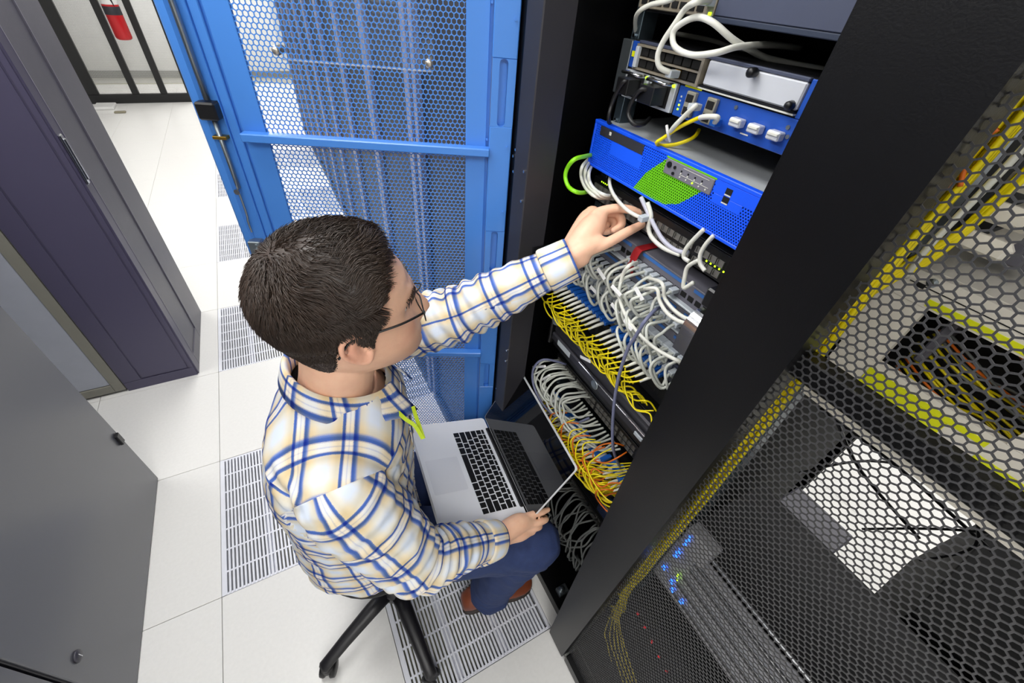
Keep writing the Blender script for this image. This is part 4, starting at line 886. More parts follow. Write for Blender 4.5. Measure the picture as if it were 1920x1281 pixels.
for s in (-1, 1):
    def ep_(x, z, o): return (x, s*(.069+o), z)
    rim = [ep_(.012, -.004, .006), ep_(.006, .018, .012), ep_(-.008, .028, .016), ep_(-.022, .022, .019), ep_(-.026, .004, .019), ep_(-.021, -.014, .016), ep_(-.012, -.028, .012), ep_(-.001, -.035, .009), ep_(.007, -.028, .007), ep_(.009, -.018, .005)]
    limb(ears, rim, [.0035, .0042, .0045, .0046, .0045, .0045, .005, .0062, .005, .0035], 10, 4)
    limb(ears, [ep_(.008, .012, .0045), ep_(-.006, .014, .009), ep_(-.014, .0, .0105), ep_(-.009, -.018, .009), ep_(.002, -.026, .006)], [.004, .0045, .0055, .005, .004], 10, 4)
    limb(ears, [ep_(.002, .008, .004), ep_(-.010, .002, .0085), ep_(-.004, -.020, .006)], [.0045, .005, .005], 10, 4)
    limb(ears, [ep_(.010, -.003, .004), ep_(.008, -.010, .007), ep_(.008, -.016, .004)], [.003, .004, .003], 10, 4)
    limb(ears, [ep_(-.004, .02, -.004), ep_(-.012, .0, -.004), ep_(-.002, -.024, -.004)], [.012, .013, .010], 12, 4)
body = MB()
body.add(hb.v, hb.f); body.add(ears.v, ears.f)
NB = Vector((.545, -.286, 1.12)); NTp = HM @ Vector((-.028, 0, -.045))
limb(body, [NB-Vector((.01, 0, .05)), NB, NB.lerp(NTp, .4), NB.lerp(NTp, .75), NTp], [.078, .068, .060, .058, .05], 28)
# ---- torso under the shirt
TS = [  # z, cx, cy, half depth, half width, yaw
    (.485, .521, -.226, .136, .172, 0), (.54, .516, -.230, .146, .178, 0), (.60, .514, -.236, .148, .176, -1), (.68, .514, -.243, .142, .172, -3),
    (.76, .518, -.252, .136, .170, -6), (.84, .524, -.261, .133, .173, -9), (.92, .530, -.270, .131, .180, -13), (.98, .536, -.276, .126, .184, -16),
    (1.03, .541, -.280, .118, .180, -16), (1.065, .545, -.283, .107, .164, -16), (1.095, .549, -.285, .094, .132, -16), (1.12, .553, -.286, .083, .100, -16), (1.14, .556, -.287, .076, .080, -16), (1.155, .557, -.288, .072, .073, -16)]
TSA = np.array(TS); TSA[:, 0] += .036*np.clip((TSA[:, 0]-.8)/.25, 0, 1)
def tsec(z):
    i = min(max(int(np.searchsorted(TSA[:, 0], z))-1, 0), len(TS)-2)
    a, b, c, d = TSA[max(i-1, 0)], TSA[i], TSA[i+1], TSA[min(i+2, len(TS)-1)]
    t = (z-b[0])/(c[0]-b[0]); return .5*((2*b)+(c-a)*t+(2*a-5*b+4*c-d)*t*t+(3*b-a-3*c+d)*t**3)
def tpt(z, t, off=0., e=2.35):     # t = 0 front, +90 deg = his left
    s = tsec(z); yw = math.radians(s[5]); ct, st = math.cos(t), math.sin(t)
    x = (s[3]+off)*math.copysign(abs(ct)**(2/e), ct); y = (s[4]+off)*math.copysign(abs(st)**(2/e), st)
    return Vector((s[1]+x*math.cos(yw)-y*math.sin(yw), s[2]+x*math.sin(yw)+y*math.cos(yw), z))
body.loft([[tpt(z, 2*math.pi*k/40, -.022) for k in range(40)] for z in np.linspace(.50, 1.14, 16)])
SR, ER, WR = Vector((.514, -.440, 1.066)), atD(785, 1046, .845), Vector((.805, -.469, .646))
SL, EL, WL = Vector((.598, -.110, 1.088)), Vector((.818, -.215, 1.186)), Vector((1.016, -.288, 1.310))
for S, E_, W_ in ((SR, ER, WR), (SL, EL, WL)):
    limb(body, [S.lerp(Vector((.545, -.284, 1.05)), .35), S, S.lerp(E_, .55), E_, E_.lerp(W_, .35), E_.lerp(W_, .75), W_, W_+(W_-E_).normalized()*.02], [.055, .056, .045, .039, .040, .030, .025, .024], 20)
HR, KR, AR = Vector((.525, -.315, .555)), Vector((.935, -.468, .505)), Vector((.815, -.425, .10))
HL, KL, AL = Vector((.535, -.165, .555)), Vector((.905, -.190, .505)), Vector((.800, -.205, .10))
for H_, K_, A_ in ((HR, KR, AR), (HL, KL, AL)):
    limb(body, [H_, H_.lerp(K_, .45), K_, K_.lerp(A_, .35)+Vector((-.012, 0, 0)), K_.lerp(A_, .8), A_, A_+Vector((.04, -.008, -.055)), A_+Vector((.11, -.02, -.068))], [.085, .068, .052, .050, .038, .034, .026, .018], 20)
limb(body, [(.51, -.17, .55), (.51, -.23, .56), (.51, -.30, .55)], [.09, .10, .09], 24)
# ---- hands (each finger a jointed tapering chain rooted in the palm)
def finger(P, r): limb(body, P, [r*1.08, r*1.0, r*.93, r*.72][:len(P)] if len(P) == 4 else [r*1.1, r*1.05, r, r*.92, r*.72], 12, 5)
D = atD
w0 = D(1068, 487, .810)
# reaching left hand: index and thumb pinch the plug, the others curl behind
limb(body, [w0, D(1088, 458, .808), D(1112, 425, .806), D(1122, 410, .806)], [.024, .027, .025, .018], 18)
limb(body, [w0+Vector((0, .008, 0)), D(1083, 452, .822), D(1102, 415, .828), D(1110, 402, .830)], [.023, .025, .022, .017], 18)
limb(body, [D(1072, 480, .80), D(1096, 466, .795), D(1125, 455, .792)], [.020, .020, .014], 16)
finger([D(1106, 420, .806), D(1118, 400, .804), D(1152, 391, .798), D(1180, 393, .797), D(1200, 399, .798)], .0092)
finger([D(1086, 472, .80), D(1104, 470, .794), D(1140, 455, .788), D(1174, 436, .788), D(1204, 421, .795)], .0105)
finger([D(1104, 420, .822), D(1118, 402, .826), D(1156, 400, .822), D(1166, 420, .818), D(1150, 432, .815)], .0092)
finger([D(1102, 420, .836), D(1112, 404, .842), D(1146, 408, .842), D(1152, 428, .834), D(1134, 436, .828)], .0088)
finger([D(1098, 420, .850), D(1106, 408, .856), D(1132, 414, .860), D(1136, 430, .850), D(1122, 436, .844)], .0078)
# right hand gripping the laptop's right edge: thumb on top, fingers curled under
LPt = lambda x, y, z: LT @ Vector((x+.014, y+.013, z+.004))
w1 = WR
limb(body, [w1, w1.lerp(LPt(-.055, -.197, .012), .5), LPt(-.055, -.200, .010), LPt(-.025, -.203, .004)], [.0245, .027, .026, .018], 18)
limb(body, [w1+Vector((0, -.006, -.012)), LPt(-.09, -.212, -.016), LPt(-.05, -.214, -.020), LPt(-.028, -.214, -.022)], [.022, .024, .022, .017], 18)
finger([LPt(-.075, -.196, .014), LPt(-.045, -.192, .018), LPt(-.008, -.190, .018), LPt(.020, -.190, .018), LPt(.040, -.188, .018)], .0100)
finger([LPt(-.040, -.206, .008), LPt(-.006, -.211, .006), LPt(.026, -.207, .000), LPt(.040, -.197, -.012), LPt(.034, -.180, -.022)], .0092)
finger([LPt(-.045, -.212, -.006), LPt(-.012, -.216, -.008), LPt(.012, -.214, -.016), LPt(.018, -.198, -.025), LPt(.012, -.172, -.0265)], .0092)
finger([LPt(-.055, -.214, -.014), LPt(-.030, -.220, -.018), LPt(-.008, -.218, -.024), LPt(-.004, -.198, -.028), LPt(-.008, -.172, -.0265)], .0088)
finger([LPt(-.070, -.212, -.020), LPt(-.052, -.218, -.024), LPt(-.032, -.214, -.028), LPt(-.028, -.196, -.030), LPt(-.032, -.176, -.0262)], .0078)
def remeshed(name, mb, voxel, smooth=4, fac=.5):
    me = bpy.data.meshes.new(name); me.from_pydata(mb.v, [], mb.f); fixn(me)
    o = bpy.data.objects.new(name, me); COL.objects.link(o)
    md = o.modifiers.new('r', 'REMESH'); md.mode = 'VOXEL'; md.voxel_size = voxel
    if smooth: s_ = o.modifiers.new('s', 'SMOOTH'); s_.iterations = smooth; s_.factor = fac
    bpy.context.view_layer.update(); dg = bpy.context.evaluated_depsgraph_get()
    m2 = bpy.data.meshes.new_from_object(o.evaluated_get(dg)); bpy.data.objects.remove(o); m2.name = name; m2.shade_smooth(); return m2
PE = thing('person', 'seated person in a plaid shirt, jeans and glasses reaching into the rack', 'person', (.55, -.27, 0))
bme = remeshed('body', body, .0030, 3)
ca = bme.color_attributes.new('tone', 'FLOAT_COLOR', 'POINT')
n = len(bme.vertices); co = np.empty(n*3); bme.vertices.foreach_get('co', co); co = co.reshape(-1, 3)
loc = co @ np.array(HMI.to_3x3()).T+np.array(HMI.translation)
base_c = np.array(lin('#efc0a2')[:3]); tone = np.tile(base_c, (n, 1))
def blend(w, c): 
    global tone
    tone = tone*(1-w[:, None])+np.array(lin(c)[:3])*w[:, None]
inh = (np.abs(loc[:, 2]) < .14) & (np.abs(loc[:, 0]) < .15) & (np.abs(loc[:, 1]) < .11)
gs = lambda cx, cy, cz, sx, sy, sz: np.exp(-((loc[:, 0]-cx)/sx)**2-((np.abs(loc[:, 1])-cy)/sy)**2-((loc[:, 2]-cz)/sz)**2)*inh
blend(.55*gs(.098, 0, -.074, .02, .022, .007), '#b4665a'); blend(.4*gs(.08, .05, -.035, .03, .02, .022), '#dd8f78'); blend(.35*gs(.125, 0, -.04, .015, .012, .012), '#dd8f7c')
blend(.5*gs(-.01, .085, 0, .03, .016, .04), '#e0917c')
blend(.32*np.clip((-.055-loc[:, 2])/.02, 0, 1)*(loc[:, 2] > -.16)*np.clip((loc[:, 0]-.0)/.03, 0, 1)*inh, '#b08a76')
buf = np.ones((n, 4)); buf[:, :3] = tone; ca.data.foreach_set('color', buf.ravel())
bme.materials.clear(); bme.materials.append(m_skin)
bo = link('body', bme, PE)
for s in (-1, 1):
    m = MB(); m.T = HM; m.lathe((.0655, s*.031, .001), (1, 0, 0), [(.0005, -.012), (.008, -.0095), (.0118, -.003), (.0118, .003), (.0085, .0085), (.0045, .0112), (.0005, .012)], 18); e_ = obj('eye', m, m_white, PE, True)
    m = MB(); m.T = HM; m.lathe((.0655, s*.031, .001), (1, 0, 0), [(.0055, .0108), (.005, .0118), (.001, .0125)], 14); obj('iris', m, mat('iris_brown', '#2a1a10', .2), e_, True)
# ---- hair: scalp shell plus short strands
HLX = [-.11, -.085, -.06, -.045, -.034, -.02, -.004, .003, .009, .015, .019, .025, .032, .038, .045, .053, .064, .077, .11]
HLZ = [-.104, -.104, -.084, -.054, -.012, .012, .010, -.010, -.030, -.028, -.006, .012, .022, .040, .062, .078, .088, .094, .098]
def hairy(x, y, z): return z > np.interp(x, HLX, HLZ)+(.004*noise.noise((x*90, y*90, z*90)))
hm = MB(); hm.T = HM; hv = {}; vs = []; fs = []
NZ2, NT2 = 70, 140
grid = {}
def hair_off(x, z): return (.004+.012*max(0, min(1, (z+.02)/.10)))*min(1, max(.15, (z-np.interp(x, HLX, HLZ))/.022))
for i in range(NZ2+1):
    z = -.0025+.1215*-math.cos(math.pi*(.02+.98*i/NZ2)) if i < NZ2 else .1189
    for k in range(NT2):
        t = 2*math.pi*k/NT2; x, y, z_ = head_pt(z, t)
        c = Vector((-.005, 0, .01)); nn = (Vector((x, y, z_))-c).normalized()
        q = Vector((x, y, z_))+nn*(hair_off(x, z_)-.0015+.0012*noise.noise((x*60, y*60, z_*60)))
        grid[i, k] = (len(vs), bool(hairy(x, y, z_)), Vector((x, y, z_)), nn); vs.append(q)
for i in range(NZ2):
    for k in range(NT2):
        a, b, c, d = grid[i, k], grid[i, (k+1) % NT2], grid[i+1, (k+1) % NT2], grid[i+1, k]
        if a[1] and b[1] and c[1] and d[1]: fs.append((a[0], b[0], c[0], d[0]))
hm.add(vs, fs); hr = obj('hair', hm, m_hair, PE, True)
st = MB(); st.T = HM; roots = []
keys = list(grid.values()); R2 = random.Random(3)
crown = Vector((-.055, .01, .105))
cnt = 0
while cnt < 17000:
    z = R2.uniform(-.105, .1185); t = R2.uniform(0, 2*math.pi)
    # fewer candidates near the pole, where rings shrink
    if R2.random() > max(.4, np.interp(z, ZT_, HW)/.077): continue
    x, y, z_ = head_pt(z, t)
    if not hairy(x, y, z_): continue
    p = Vector((x, y, z_)); nn = (p-Vector((-.005, 0, .01))).normalized(); off = hair_off(x, z_)
    fl = p-crown; fl = fl-nn*fl.dot(nn)
    if z_ > .05 and x > .0: fl = Vector((.5, .35*(1 if y > 0 else -1)*0+.25, 0)); fl = fl-nn*fl.dot(nn)
    if z_ < .03: fl = Vector((-.35, 0, -1)); fl = fl-nn*fl.dot(nn)
    fl = fl.normalized() if fl.length > 1e-4 else nn.orthogonal()
    sd = nn.cross(fl); top = max(0, min(1, (z_-.0)/.08))
    wav = noise.noise((x*38+5, y*38, z_*38)); fl = (fl+sd*(.9*wav*top+R2.uniform(-.25, .25))).normalized()
    L = .008+.016*top*R2.uniform(.7, 1.2); h = off-.0012
    w = .00055+.0003*R2.random()
    lift = R2.random(); p0 = p+nn*(h-.003); p1 = p+nn*(h+.0012+.0040*top*lift)+fl*L*.45; p2 = p+nn*(h+.0004+.0045*top*lift-.0012*(1-top))+fl*L+sd*(.004*top*wav)
    vs_ = []
    for q, ww in ((p0, w*1.3), (p1, w), (p2, w*.25)):
        vs_ += [q+sd*ww, q-sd*ww*.5+nn*ww*.8, q-sd*ww*.5-nn*ww*.8]
    st.add(vs_, [(0, 1, 4, 3), (1, 2, 5, 4), (2, 0, 3, 5), (3, 4, 7, 6), (4, 5, 8, 7), (5, 3, 6, 8)]); cnt += 1
so = obj('strands', st, m_hair, hr, True, fix=False); so['kind'] = 'stuff'
st = MB(); st.T = HM
for s in (-1, 1):
    for k in range(80):
        u_ = R2.random(); y = s*(.014+.036*u_); z = .020+.007*math.sin(min(u_*1.3, 1)*math.pi*.8)+R2.uniform(-.003, .003)
        t = math.asin(max(-1, min(1, y/np.interp(z, ZT_, HW)))); x, yy, zz = head_pt(z, t); q = Vector((x+.001, yy, zz)); st.tube([q, q+Vector((.001, s*.006, .001)), q+Vector((-.001, s*.010, -.001))], [.0004, .0004, .0002], 3)
o = obj('eyebrows', st, m_hair, PE, False, fix=False); o['kind'] = 'stuff'
# ---- glasses (worn, a thing of its own)
G = thing('eyeglasses', 'black thin framed eyeglasses worn by the seated person', 'glasses', HM @ Vector((.1, 0, 0)))
m_frame = mat('frame_black', '#0d0d10', .25)
def gp(x, y, z): return HM @ Vector((x, y, z))
for s in (-1, 1):
    m = MB(); m.tube(smoothpath([gp(.094, s*.068, .012), gp(.06, s*.077, .014), (gp(.02, s*.0795, .016)), gp(-.006, s*.080, .018), gp(-.022, s*.083, .008), gp(-.034, s*.080, -.010)], 6), [.0022]*31 if False else .0017*HS, 8)
    obj('temple', m, m_frame, G, True)
    rim = [gp(.100-.004*abs(math.cos(a)), s*(.036+.027*math.cos(a)), -.004+.019*math.sin(a)) for a in np.linspace(0, 2*math.pi, 28)]
    m = MB(); m.tube(rim, .0011, 6); rm = obj('rim', m, m_frame, G, True)
    m = MB(); m.v = [tuple(gp(.0995, s*.036, -.004))]+[tuple(q) for q in rim[:-1]]; m.f = [(0, 1+i, 1+(i+1) % 27) for i in range(27)]; obj('lens', m, m_acr, rm)
    m = MB(); m.tube([gp(.096, s*.062, .008), gp(.095, s*.068, .012)], .0024, 8); obj('hinge', m, m_frame, G)
m = MB(); m.tube(smoothpath([gp(.100, -.010, .002), gp(.111, 0, .005), gp(.100, .010, .002)], 5), .0012, 6); obj('bridge', m, m_frame, G, True)

# ---- shirt
def plaid():
    m = bpy.data.materials.new('plaid_cotton'); m.use_nodes = True; nt = m.node_tree; b = nt.nodes['Principled BSDF']; b.inputs['Roughness'].default_value = .85; b.inputs['Specular IOR Level'].default_value = .15
    uv = nt.nodes.new('ShaderNodeUVMap'); uv.uv_map = 'plaid'; sp = nt.nodes.new('ShaderNodeSeparateXYZ'); nt.links.new(uv.outputs['UV'], sp.inputs['Vector'])
    nz = nt.nodes.new('ShaderNodeTexNoise'); nz.inputs['Scale'].default_value = 900; nt.links.new(uv.outputs['UV'], nz.inputs['Vector'])
    cs = []
    for ch in ('X', 'Y'):
        mu = nt.nodes.new('ShaderNodeMath'); mu.operation = 'MULTIPLY_ADD'; mu.inputs[1].default_value = 1/.086; mu.inputs[2].default_value = .35 if ch == 'X' else .1
        ad = nt.nodes.new('ShaderNodeMath'); ad.operation = 'MULTIPLY_ADD'; ad.inputs[1].default_value = .03; nt.links.new(nz.outputs['Fac'], ad.inputs[0]); nt.links.new(mu.outputs[0], ad.inputs[2])
        fr = nt.nodes.new('ShaderNodeMath'); fr.operation = 'FRACT'; nt.links.new(sp.outputs[ch], mu.inputs[0]); nt.links.new(ad.outputs[0], fr.inputs[0])
        r = nt.nodes.new('ShaderNodeValToRGB'); cr = r.color_ramp
        navy, navl, cream, line, tan, tanl, pale = '#2a489f', '#5a74bf', '#f6efe2', '#c4c4d6', '#e3d2b0', '#efe4cd', '#e6edf8'
        st_ = [(0, navl), (.02, navy), (.055, navy), (.085, cream), (.135, cream), (.15, line), (.17, cream), (.215, cream), (.245, navy), (.285, navy), (.32, navl), (.36, tan), (.45, tanl), (.56, pale), (.74, pale), (.85, tanl), (.93, tan), (.985, tan)]
        cr.elements[0].position = 0; cr.elements[0].color = lin(st_[0][1]); cr.elements[1].position = st_[1][0]; cr.elements[1].color = lin(st_[1][1])
        for p_, c_ in st_[2:]: e_ = cr.elements.new(p_); e_.color = lin(c_)
        nt.links.new(fr.outputs[0], r.inputs['Fac']); cs.append(r)
    mx = nt.nodes.new('ShaderNodeMix'); mx.data_type = 'RGBA'; mx.blend_type = 'MULTIPLY'; mx.inputs['Factor'].default_value = 1
    nt.links.new(cs[0].outputs['Color'], mx.inputs['A']); nt.links.new(cs[1].outputs['Color'], mx.inputs['B'])
    gm = nt.nodes.new('ShaderNodeGamma'); gm.inputs['Gamma'].default_value = .68; nt.links.new(mx.outputs['Result'], gm.inputs['Color']); nt.links.new(gm.outputs['Color'], b.inputs['Base Color'])
    bp = nt.nodes.new('ShaderNodeBump'); bp.inputs['Strength'].default_value = .15; bp.inputs['Distance'].default_value = .0008; nt.links.new(nz.outputs['Fac'], bp.inputs['Height']); nt.links.new(bp.outputs['Normal'], b.inputs['Normal'])
    return m
m_plaid = plaid()
def clothgrid(name, P, U, closed, m_, parent, thick=.0016):
    """P[i][k] points, U[i][k] uv in metres"""
    ni, nk = len(P), len(P[0]); kk = nk if closed else nk-1
    vs = [tuple(p) for r in P for p in r]; fs = []; uvs = []
    for i in range(ni-1):
        for k in range(kk):
            k2 = (k+1) % nk; fs.append((i*nk+k, i*nk+k2, (i+1)*nk+k2, (i+1)*nk+k))
            u2 = lambda i_, q: U[i_][q] if q < nk else (U[i_][0][0]+(U[i_][nk-1][0]-U[i_][0][0])*nk/(nk-1), U[i_][0][1])
            uvs += [u2(i, k), u2(i, k+1), u2(i+1, k+1), u2(i+1, k)]
    me = bpy.data.meshes.new(name); me.from_pydata(vs, [], fs); me.update()
    l = me.uv_layers.new(name='plaid'); l.data.foreach_set('uv', np.array(uvs, dtype=np.float32).ravel())
    me.materials.append(m_); me.shade_smooth(); o = link(name, me, parent)
    s_ = o.modifiers.new('thick', 'SOLIDIFY'); s_.thickness = thick; s_.offset = 0
    return o
def wr(p, sc, amp, st_=(1, 1, 1)):
    q = Vector((p[0]*sc*st_[0], p[1]*sc*st_[1], p[2]*sc*st_[2])); a = noise.noise(q); b = noise.noise(q*2.1+Vector((7, 3, 1)))
    return amp*((1-abs(a)*2.2)*.7+b*.5)
def sleeve_path(S, E_, W_, inner, rad, hook):
    path = smoothpath([inner, S, S.lerp(E_, .5)+hook*.5, E_+hook, E_.lerp(W_, .45), W_], 14)
    return path, [v.x for v in smoothpath([Vector((r_, 0, 0)) for r_ in rad], 14)]
ARMS = [sleeve_path(SR, ER, WR.lerp(ER, .16), Vector((.525, -.37, 1.050)), [.060, .069, .071, .062, .053, .046], Vector((-.004, -.004, -.004))),
        sleeve_path(SL, EL, WL.lerp(EL, .13), Vector((.560, -.19, 1.060)), [.062, .070, .063, .057, .048, .038], Vector((0, .01, -.012)))]
YOKE = 1.080
sb = MB(); sb.loft([[tpt(z, 2*math.pi*k/72, .004) for k in range(72)] for z in np.linspace(.485, 1.172, 70)])
for path, RR in ARMS: sb.tube(path, RR, 36)
sme = remeshed('shirt', sb, .0048, 7)
bm = bmesh.new(); bm.from_mesh(sme); bmesh.ops.delete(bm, geom=[v for v in bm.verts if v.co.z > 1.168 and (v.co.xy-Vector((.557, -.288))).length < .085], context='VERTS'); 
for S_, E_ in ((SR, ER), (SL, EL)):
    lat = S_-Vector((.545, -.285, S_.z)); lat.z = 0; lat.normalize(); n_ = (lat*.8+(E_-S_).normalized()*.6).normalized(); c0 = S_-lat*.004
    fs_ = [f for f in bm.faces if (f.calc_center_median()-c0).length < .17]
    bmesh.ops.bisect_plane(bm, geom=fs_+list({e for f in fs_ for e in f.edges})+list({v for f in fs_ for v in f.verts}), plane_co=c0, plane_no=n_)
bmesh.ops.bisect_plane(bm, geom=bm.faces[:]+bm.edges[:]+bm.verts[:], plane_co=(0, 0, YOKE), plane_no=(0, 0, 1))
bm.to_mesh(sme); bm.free()
nv = len(sme.vertices)
co = np.empty(nv*3); sme.vertices.foreach_get('co', co); co = co.reshape(-1, 3)
no = np.empty(nv*3); sme.vertices.foreach_get('normal', no); no = no.reshape(-1, 3)
sec = np.array([tsec(z) for z in np.linspace(.48, 1.2, 300)]); zs = np.linspace(.48, 1.2, 300)
def torso_local(c):
    g = [np.interp(c[:, 2], zs, sec[:, i]) for i in range(1, 6)]; yw = np.radians(g[4]); dx = c[:, 0]-g[0]; dy = c[:, 1]-g[1]
    lx = dx*np.cos(yw)+dy*np.sin(yw); ly = -dx*np.sin(yw)+dy*np.cos(yw)
    f = (np.abs(lx/g[2])**2.35+np.abs(ly/g[3])**2.35)**(1/2.35); return lx, ly, f
PLANES = []
def arm_local(c, arm, S, E_, W_):
    path, RR = arm; pp = np.array(path); best = np.full(len(c), 9.); rad = np.ones(len(c)); Ln = np.zeros(len(c)); acc = 0
    for i in range(len(pp)-1):
        a, d = pp[i], pp[i+1]-pp[i]; l = np.linalg.norm(d); d = d/l; t = np.clip((c-a)@d, 0, l); q = c-(a+t[:, None]*d); ds = np.linalg.norm(q, axis=1)
        mk = ds < best; best[mk] = ds[mk]; Ln[mk] = acc+t[mk]; rad[mk] = RR[i]; acc += l
    S, E_, W_ = np.array(S), np.array(E_), np.array(W_); l1 = np.linalg.norm(E_-S); d1 = (E_-S)/l1; d2 = (W_-E_)/np.linalg.norm(W_-E_)
    bs = (d1+d2)/np.linalg.norm(d1+d2); w = np.clip(((c-E_)@bs+.05)/.10, 0, 1); w = w*w*(3-2*w)
    L = (1-w)*((c-S)@d1)+w*(l1+(c-E_)@d2)
    r_ = np.array((1., .2, .0)); u1 = r_-d1*(r_@d1); u1 /= np.linalg.norm(u1)
    u2 = np.array(Vector(d1).rotation_difference(Vector(d2)) @ Vector(u1)); v1, v2 = np.cross(d1, u1), np.cross(d2, u2)
    a1 = np.arctan2((c-S)@v1, (c-S)@u1); a2 = np.arctan2((c-E_)@v2, (c-E_)@u2); a2 = a2+2*np.pi*np.round((a1-a2)/(2*np.pi)); ang = (1-w)*a1+w*a2
    lat = S-np.array((.545, -.285, S[2])); lat[2] = 0; lat /= np.linalg.norm(lat); n_ = lat*.8+d1*.6; n_ /= np.linalg.norm(n_)
    pl = (c-(S-lat*.004))@n_; PLANES.append((S-lat*.004, n_))
    return best/rad, L, ang, Ln, pl
def is_sleeve(g, tf_, Ln, pl): return pl > 0 and Ln > .03 and (Ln < .17 and g < 1.6 or abs(g-1) < abs(tf_-1))
lx, ly, tf = torso_local(co); al = [arm_local(co, a, *j) for a, j in zip(ARMS, ((SR, ER, WR), (SL, EL, WL)))]
# folds
disp = np.zeros(nv)
elb = [Vector(ER), Vector(EL)]; ALEN = [sum((b-a).length for a, b in zip(p_, p_[1:])) for p_, r_ in ARMS]
for i in range(nv):
    q = Vector(co[i]); z = q.z; up = max(0, min(1, (z-1.08)/.06)); k = 0 if al[0][0][i] < al[1][0][i] else 1
    g, L, an, Ln_, pl_ = [al[k][j][i] for j in range(5)]
    if is_sleeve(g, tf[i], Ln_, pl_):
        fe = math.exp(-((q-elb[k]).length/.085)**2)
        endf = min(1, max(0, (ALEN[k]-Ln_-.03)/.05))
        disp[i] = endf*(wr(q, 15, .0050)+wr(q, 40, .0015)+(.0016+fe*.0045)*math.sin(L*190+1.6*math.sin(an)+3.0*noise.noise(q*11)))
    else:
        low = max(0, min(1, (.80-z)/.25))
        disp[i] = wr(q, 8, (.006+.005*low)*(1-up), (1, 1, 1.3))+wr(q+Vector((3, 1, 0)), 22, .0025*(1-up))
        ag = min(al[0][0][i], al[1][0][i]); near = math.exp(-((ag-1.15)/.5)**2)
        disp[i] += (1-up)*near*.0035*math.sin(130*(z+.6*lx[i])+4*noise.noise(q*8))
sme.vertices.foreach_set('co', (co+no*disp[:, None]).ravel()); sme.update()
nf = len(sme.polygons); uvl = sme.uv_layers.new(name='plaid'); uva = np.zeros((len(sme.loops), 2), dtype=np.float32)
li = np.empty(len(sme.loops), dtype=int); sme.loops.foreach_get('vertex_index', li)
tt = np.arctan2(ly, lx)
for f in sme.polygons:
    ids = [li[j] for j in f.loop_indices]
    kk = 0 if sum(al[0][0][i] for i in ids) < sum(al[1][0][i] for i in ids) else 1
    g = np.mean([al[kk][0][i] for i in ids]); fm = np.mean([tf[i] for i in ids]); L = np.mean([al[kk][3][i] for i in ids]); pl_ = np.mean([al[kk][4][i] for i in ids])
    if is_sleeve(g, fm, L, pl_):
        a0 = al[kk][2][ids[0]]
        for j, i in zip(f.loop_indices, ids):
            a = al[kk][2][i]; a += 2*math.pi*round((a0-a)/(2*math.pi)); uva[j] = (a*.064+.03, al[kk][1][i])
    elif f.center.z-np.mean([disp[i]*no[i][2] for i in ids]) > YOKE:
        for j, i in zip(f.loop_indices, ids): uva[j] = (ly[i]+.02, 1.0+lx[i]*1.15)
    else:
        a0 = tt[ids[0]]
        for j, i in zip(f.loop_indices, ids):
            a = tt[i]; a += 2*math.pi*round((a0-a)/(2*math.pi)); uva[j] = (a*.166, co[i][2]*1.03)
uvl.data.foreach_set('uv', uva.ravel()); sme.materials.clear(); sme.materials.append(m_plaid); sme.shade_smooth(); SH = link('shirt', sme, PE)
for (path, RR), cuffr in zip(ARMS, (.0475, .0405)):
    d = (path[-1]-path[-5]).normalized(); c0 = path[-1]-d*.022; u2 = d.orthogonal().normalized(); w2 = d.cross(u2); P = []; U = []
    for s_, rr in ((0, 1.0), (.002, 1.07), (.006, 1.10), (.03, 1.05), (.056, 1.01), (.060, 1.0), (.060, .92), (.03, .92)):
        P.append([c0+d*s_+(u2*math.cos(2*math.pi*k/48)+w2*math.sin(2*math.pi*k/48))*(rr*cuffr+.0012*noise.noise((s_*60, k*.3, 1))) for k in range(48)]); U.append([(2*math.pi*k/48*.06, s_+.02) for k in range(48)])
    clothgrid('cuff', P, U, True, m_plaid, SH)
# collar
P = []; U = []
cc = Vector((.550, -.289, .036)); yw = math.radians(-10)
for s_, (rr, z) in enumerate(((.070, 1.122), (.067, 1.142), (.067, 1.156), (.071, 1.161), (.080, 1.153), (.093, 1.138), (.106, 1.122))):
    row = []; uu = []
    for k in range(73):
        t = math.radians(17+326*k/72); fr = max(0, math.cos(t)); tip = max(0, 1-abs(abs(math.pi-t)-math.radians(163))/.5) if True else 0
        bk = .5-.5*math.cos(t); r_ = rr-.006*max(0, -math.cos(t))-max(0, rr-.071)*.55*bk*(1 if s_ > 3 else 0)+.026*fr*fr+(.010*tip*(s_/6)); zz = z-.030*fr-(.024*tip*(max(0, s_-3)/3))-(.012*fr if s_ > 3 else 0)+.032*max(0, -math.cos(t))
        x = r_*math.cos(t); y = r_*.97*math.sin(t)
        row.append(cc+Vector((x*math.cos(yw)-y*math.sin(yw), x*math.sin(yw)+y*math.cos(yw), zz))); uu.append((t*.085, s_*.0125+.03))
    P.append(row); U.append(uu)
clothgrid('collar', P, U, False, m_plaid, SH, .0022)
# button placket
P = []; U = []
for z in np.linspace(.50, 1.115, 60):
    P.append([tpt(z, a, .010+.002*noise.noise((0, 0, z*30))) for a in np.linspace(-.11, .11, 7)]); U.append([(a*.15, z) for a in np.linspace(-.11, .11, 7)])
clothgrid('button_placket', P, U, False, m_plaid, SH, .002)
for z in (1.06, .98, .90, .82, .74):
    q = tpt(z, 0, .012); nrm = (tpt(z, 0, .03)-q).normalized(); m = MB(); m.lathe(q, nrm, [(.0045, 0), (.0052, .001), (.004, .002), (.001, .0018)], 12); obj('button', m, mat('button_pearl', '#d8d0c0', .3), SH, True)
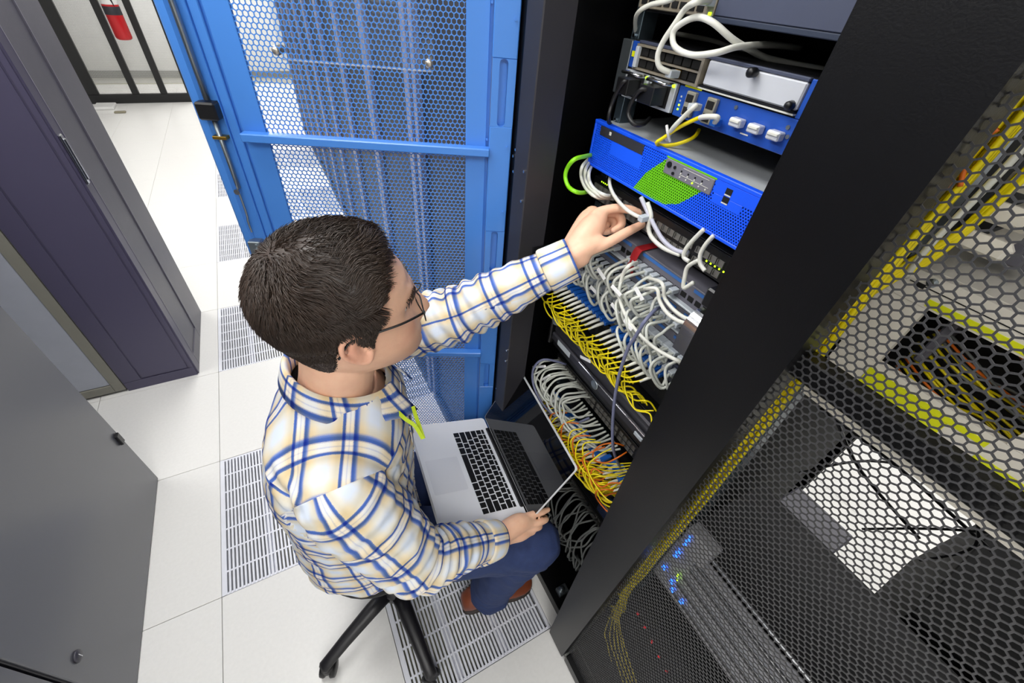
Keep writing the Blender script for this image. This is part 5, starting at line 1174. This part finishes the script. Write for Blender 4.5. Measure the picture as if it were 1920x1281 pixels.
# lanyard
m_lan = mat('lanyard_green', '#b4cc18', .6); m = MB()
for q in (((745, 772, .742), (760, 786, .738), (778, 799, .738), (793, 823, .742)), ((774, 762, .76), (780, 782, .752), (787, 802, .745), (794, 823, .742))):
    pts = smoothpath([atD(*v)-ray(v[0], v[1])*.012 for v in q], 6)
    for a, b in zip(pts, pts[1:]):
        sdv = (b-a).cross(_F).normalized()*.0034; m.prism([a-sdv, a+sdv, b+sdv, b-sdv], _F*.0015)
tag(obj('lanyard', m, m_lan), 'lime green lanyard strap at the open shirt collar', 'lanyard')
# ---- jeans
jb = MB()
limb(jb, [HR+Vector((-.03, .02, 0)), HR.lerp(KR, .25), HR.lerp(KR, .6)+Vector((0, 0, -.005)), KR+Vector((-.02, 0, -.004)), KR+Vector((.008, 0, -.030)), KR.lerp(AR, .30)+Vector((.0, 0, 0)), KR.lerp(AR, .65), AR+Vector((.025, 0, .03)), AR+Vector((.032, -.004, -.012))], [.098, .098, .085, .074, .070, .066, .064, .067, .070], 40, 8, False)
limb(jb, [HL+Vector((-.03, -.02, 0)), HL.lerp(KL, .25), HL.lerp(KL, .6), KL+Vector((-.02, 0, -.004)), KL+Vector((.008, 0, -.030)), KL.lerp(AL, .30), KL.lerp(AL, .65), AL+Vector((.025, 0, .03)), AL+Vector((.032, -.004, -.012))], [.098, .098, .085, .074, .070, .066, .064, .067, .070], 40, 8, False)
limb(jb, [(.50, -.15, .55), (.50, -.23, .56), (.50, -.31, .55)], [.10, .11, .10], 32)
jme = remeshed('jeans', jb, .006, 4)
vsn = [v.normal.copy() for v in jme.vertices]
for v, nn in zip(jme.vertices, vsn):
    c = v.co; kd = min((c-KR).length, (c-KL).length); hem = max(0, (.22-c.z)/.15)
    v.co = c+nn*(wr(c, 14, .005, (1, 1, 1.2))+math.exp(-(kd/.11)**2)*.004*math.sin(c.z*150+c.x*70+3*noise.noise(c*12))+hem*.004*math.sin(c.z*170+2*noise.noise(c*10)))
jme.update(); jme.materials.clear(); jme.materials.append(m_denim); link('jeans', jme, PE)
# ---- shoes
for A_, hx in ((AR, (.742, -.400)), (AL, (.728, -.205))):
    h = Vector((hx[0], hx[1], 0)); d = Vector((.262, -.035, 0)).normalized(); s_ = Vector((-d.y, d.x, 0)); rings = []; sole = []
    for x, w, zt in ((0, .018, .055), (.006, .028, .072), (.03, .036, .088), (.07, .037, .092), (.11, .036, .082), (.15, .041, .064), (.19, .046, .052), (.225, .045, .046), (.25, .036, .040), (.265, .020, .032), (.270, .008, .026)):
        c = h+d*x; rings.append([c+s_*(w*math.copysign(abs(math.cos(q))**.8, math.cos(q)))+Vector((0, 0, .014+(zt-.014)*(.5+.5*math.copysign(abs(math.sin(q))**.8, math.sin(q))))) for q in [2*math.pi*i/24 for i in range(24)]])
        sole.append([c+s_*((w+.003)*math.copysign(abs(math.cos(q))**.5, math.cos(q)))+Vector((0, 0, .009+.009*math.copysign(abs(math.sin(q))**.5, math.sin(q)))) for q in [2*math.pi*i/24 for i in range(24)]])
    m = MB(); m.loft(rings); sh = obj('shoe', m, m_leather, PE, True); m = MB(); m.loft(sole); obj('sole', m, m_sole, sh, True)
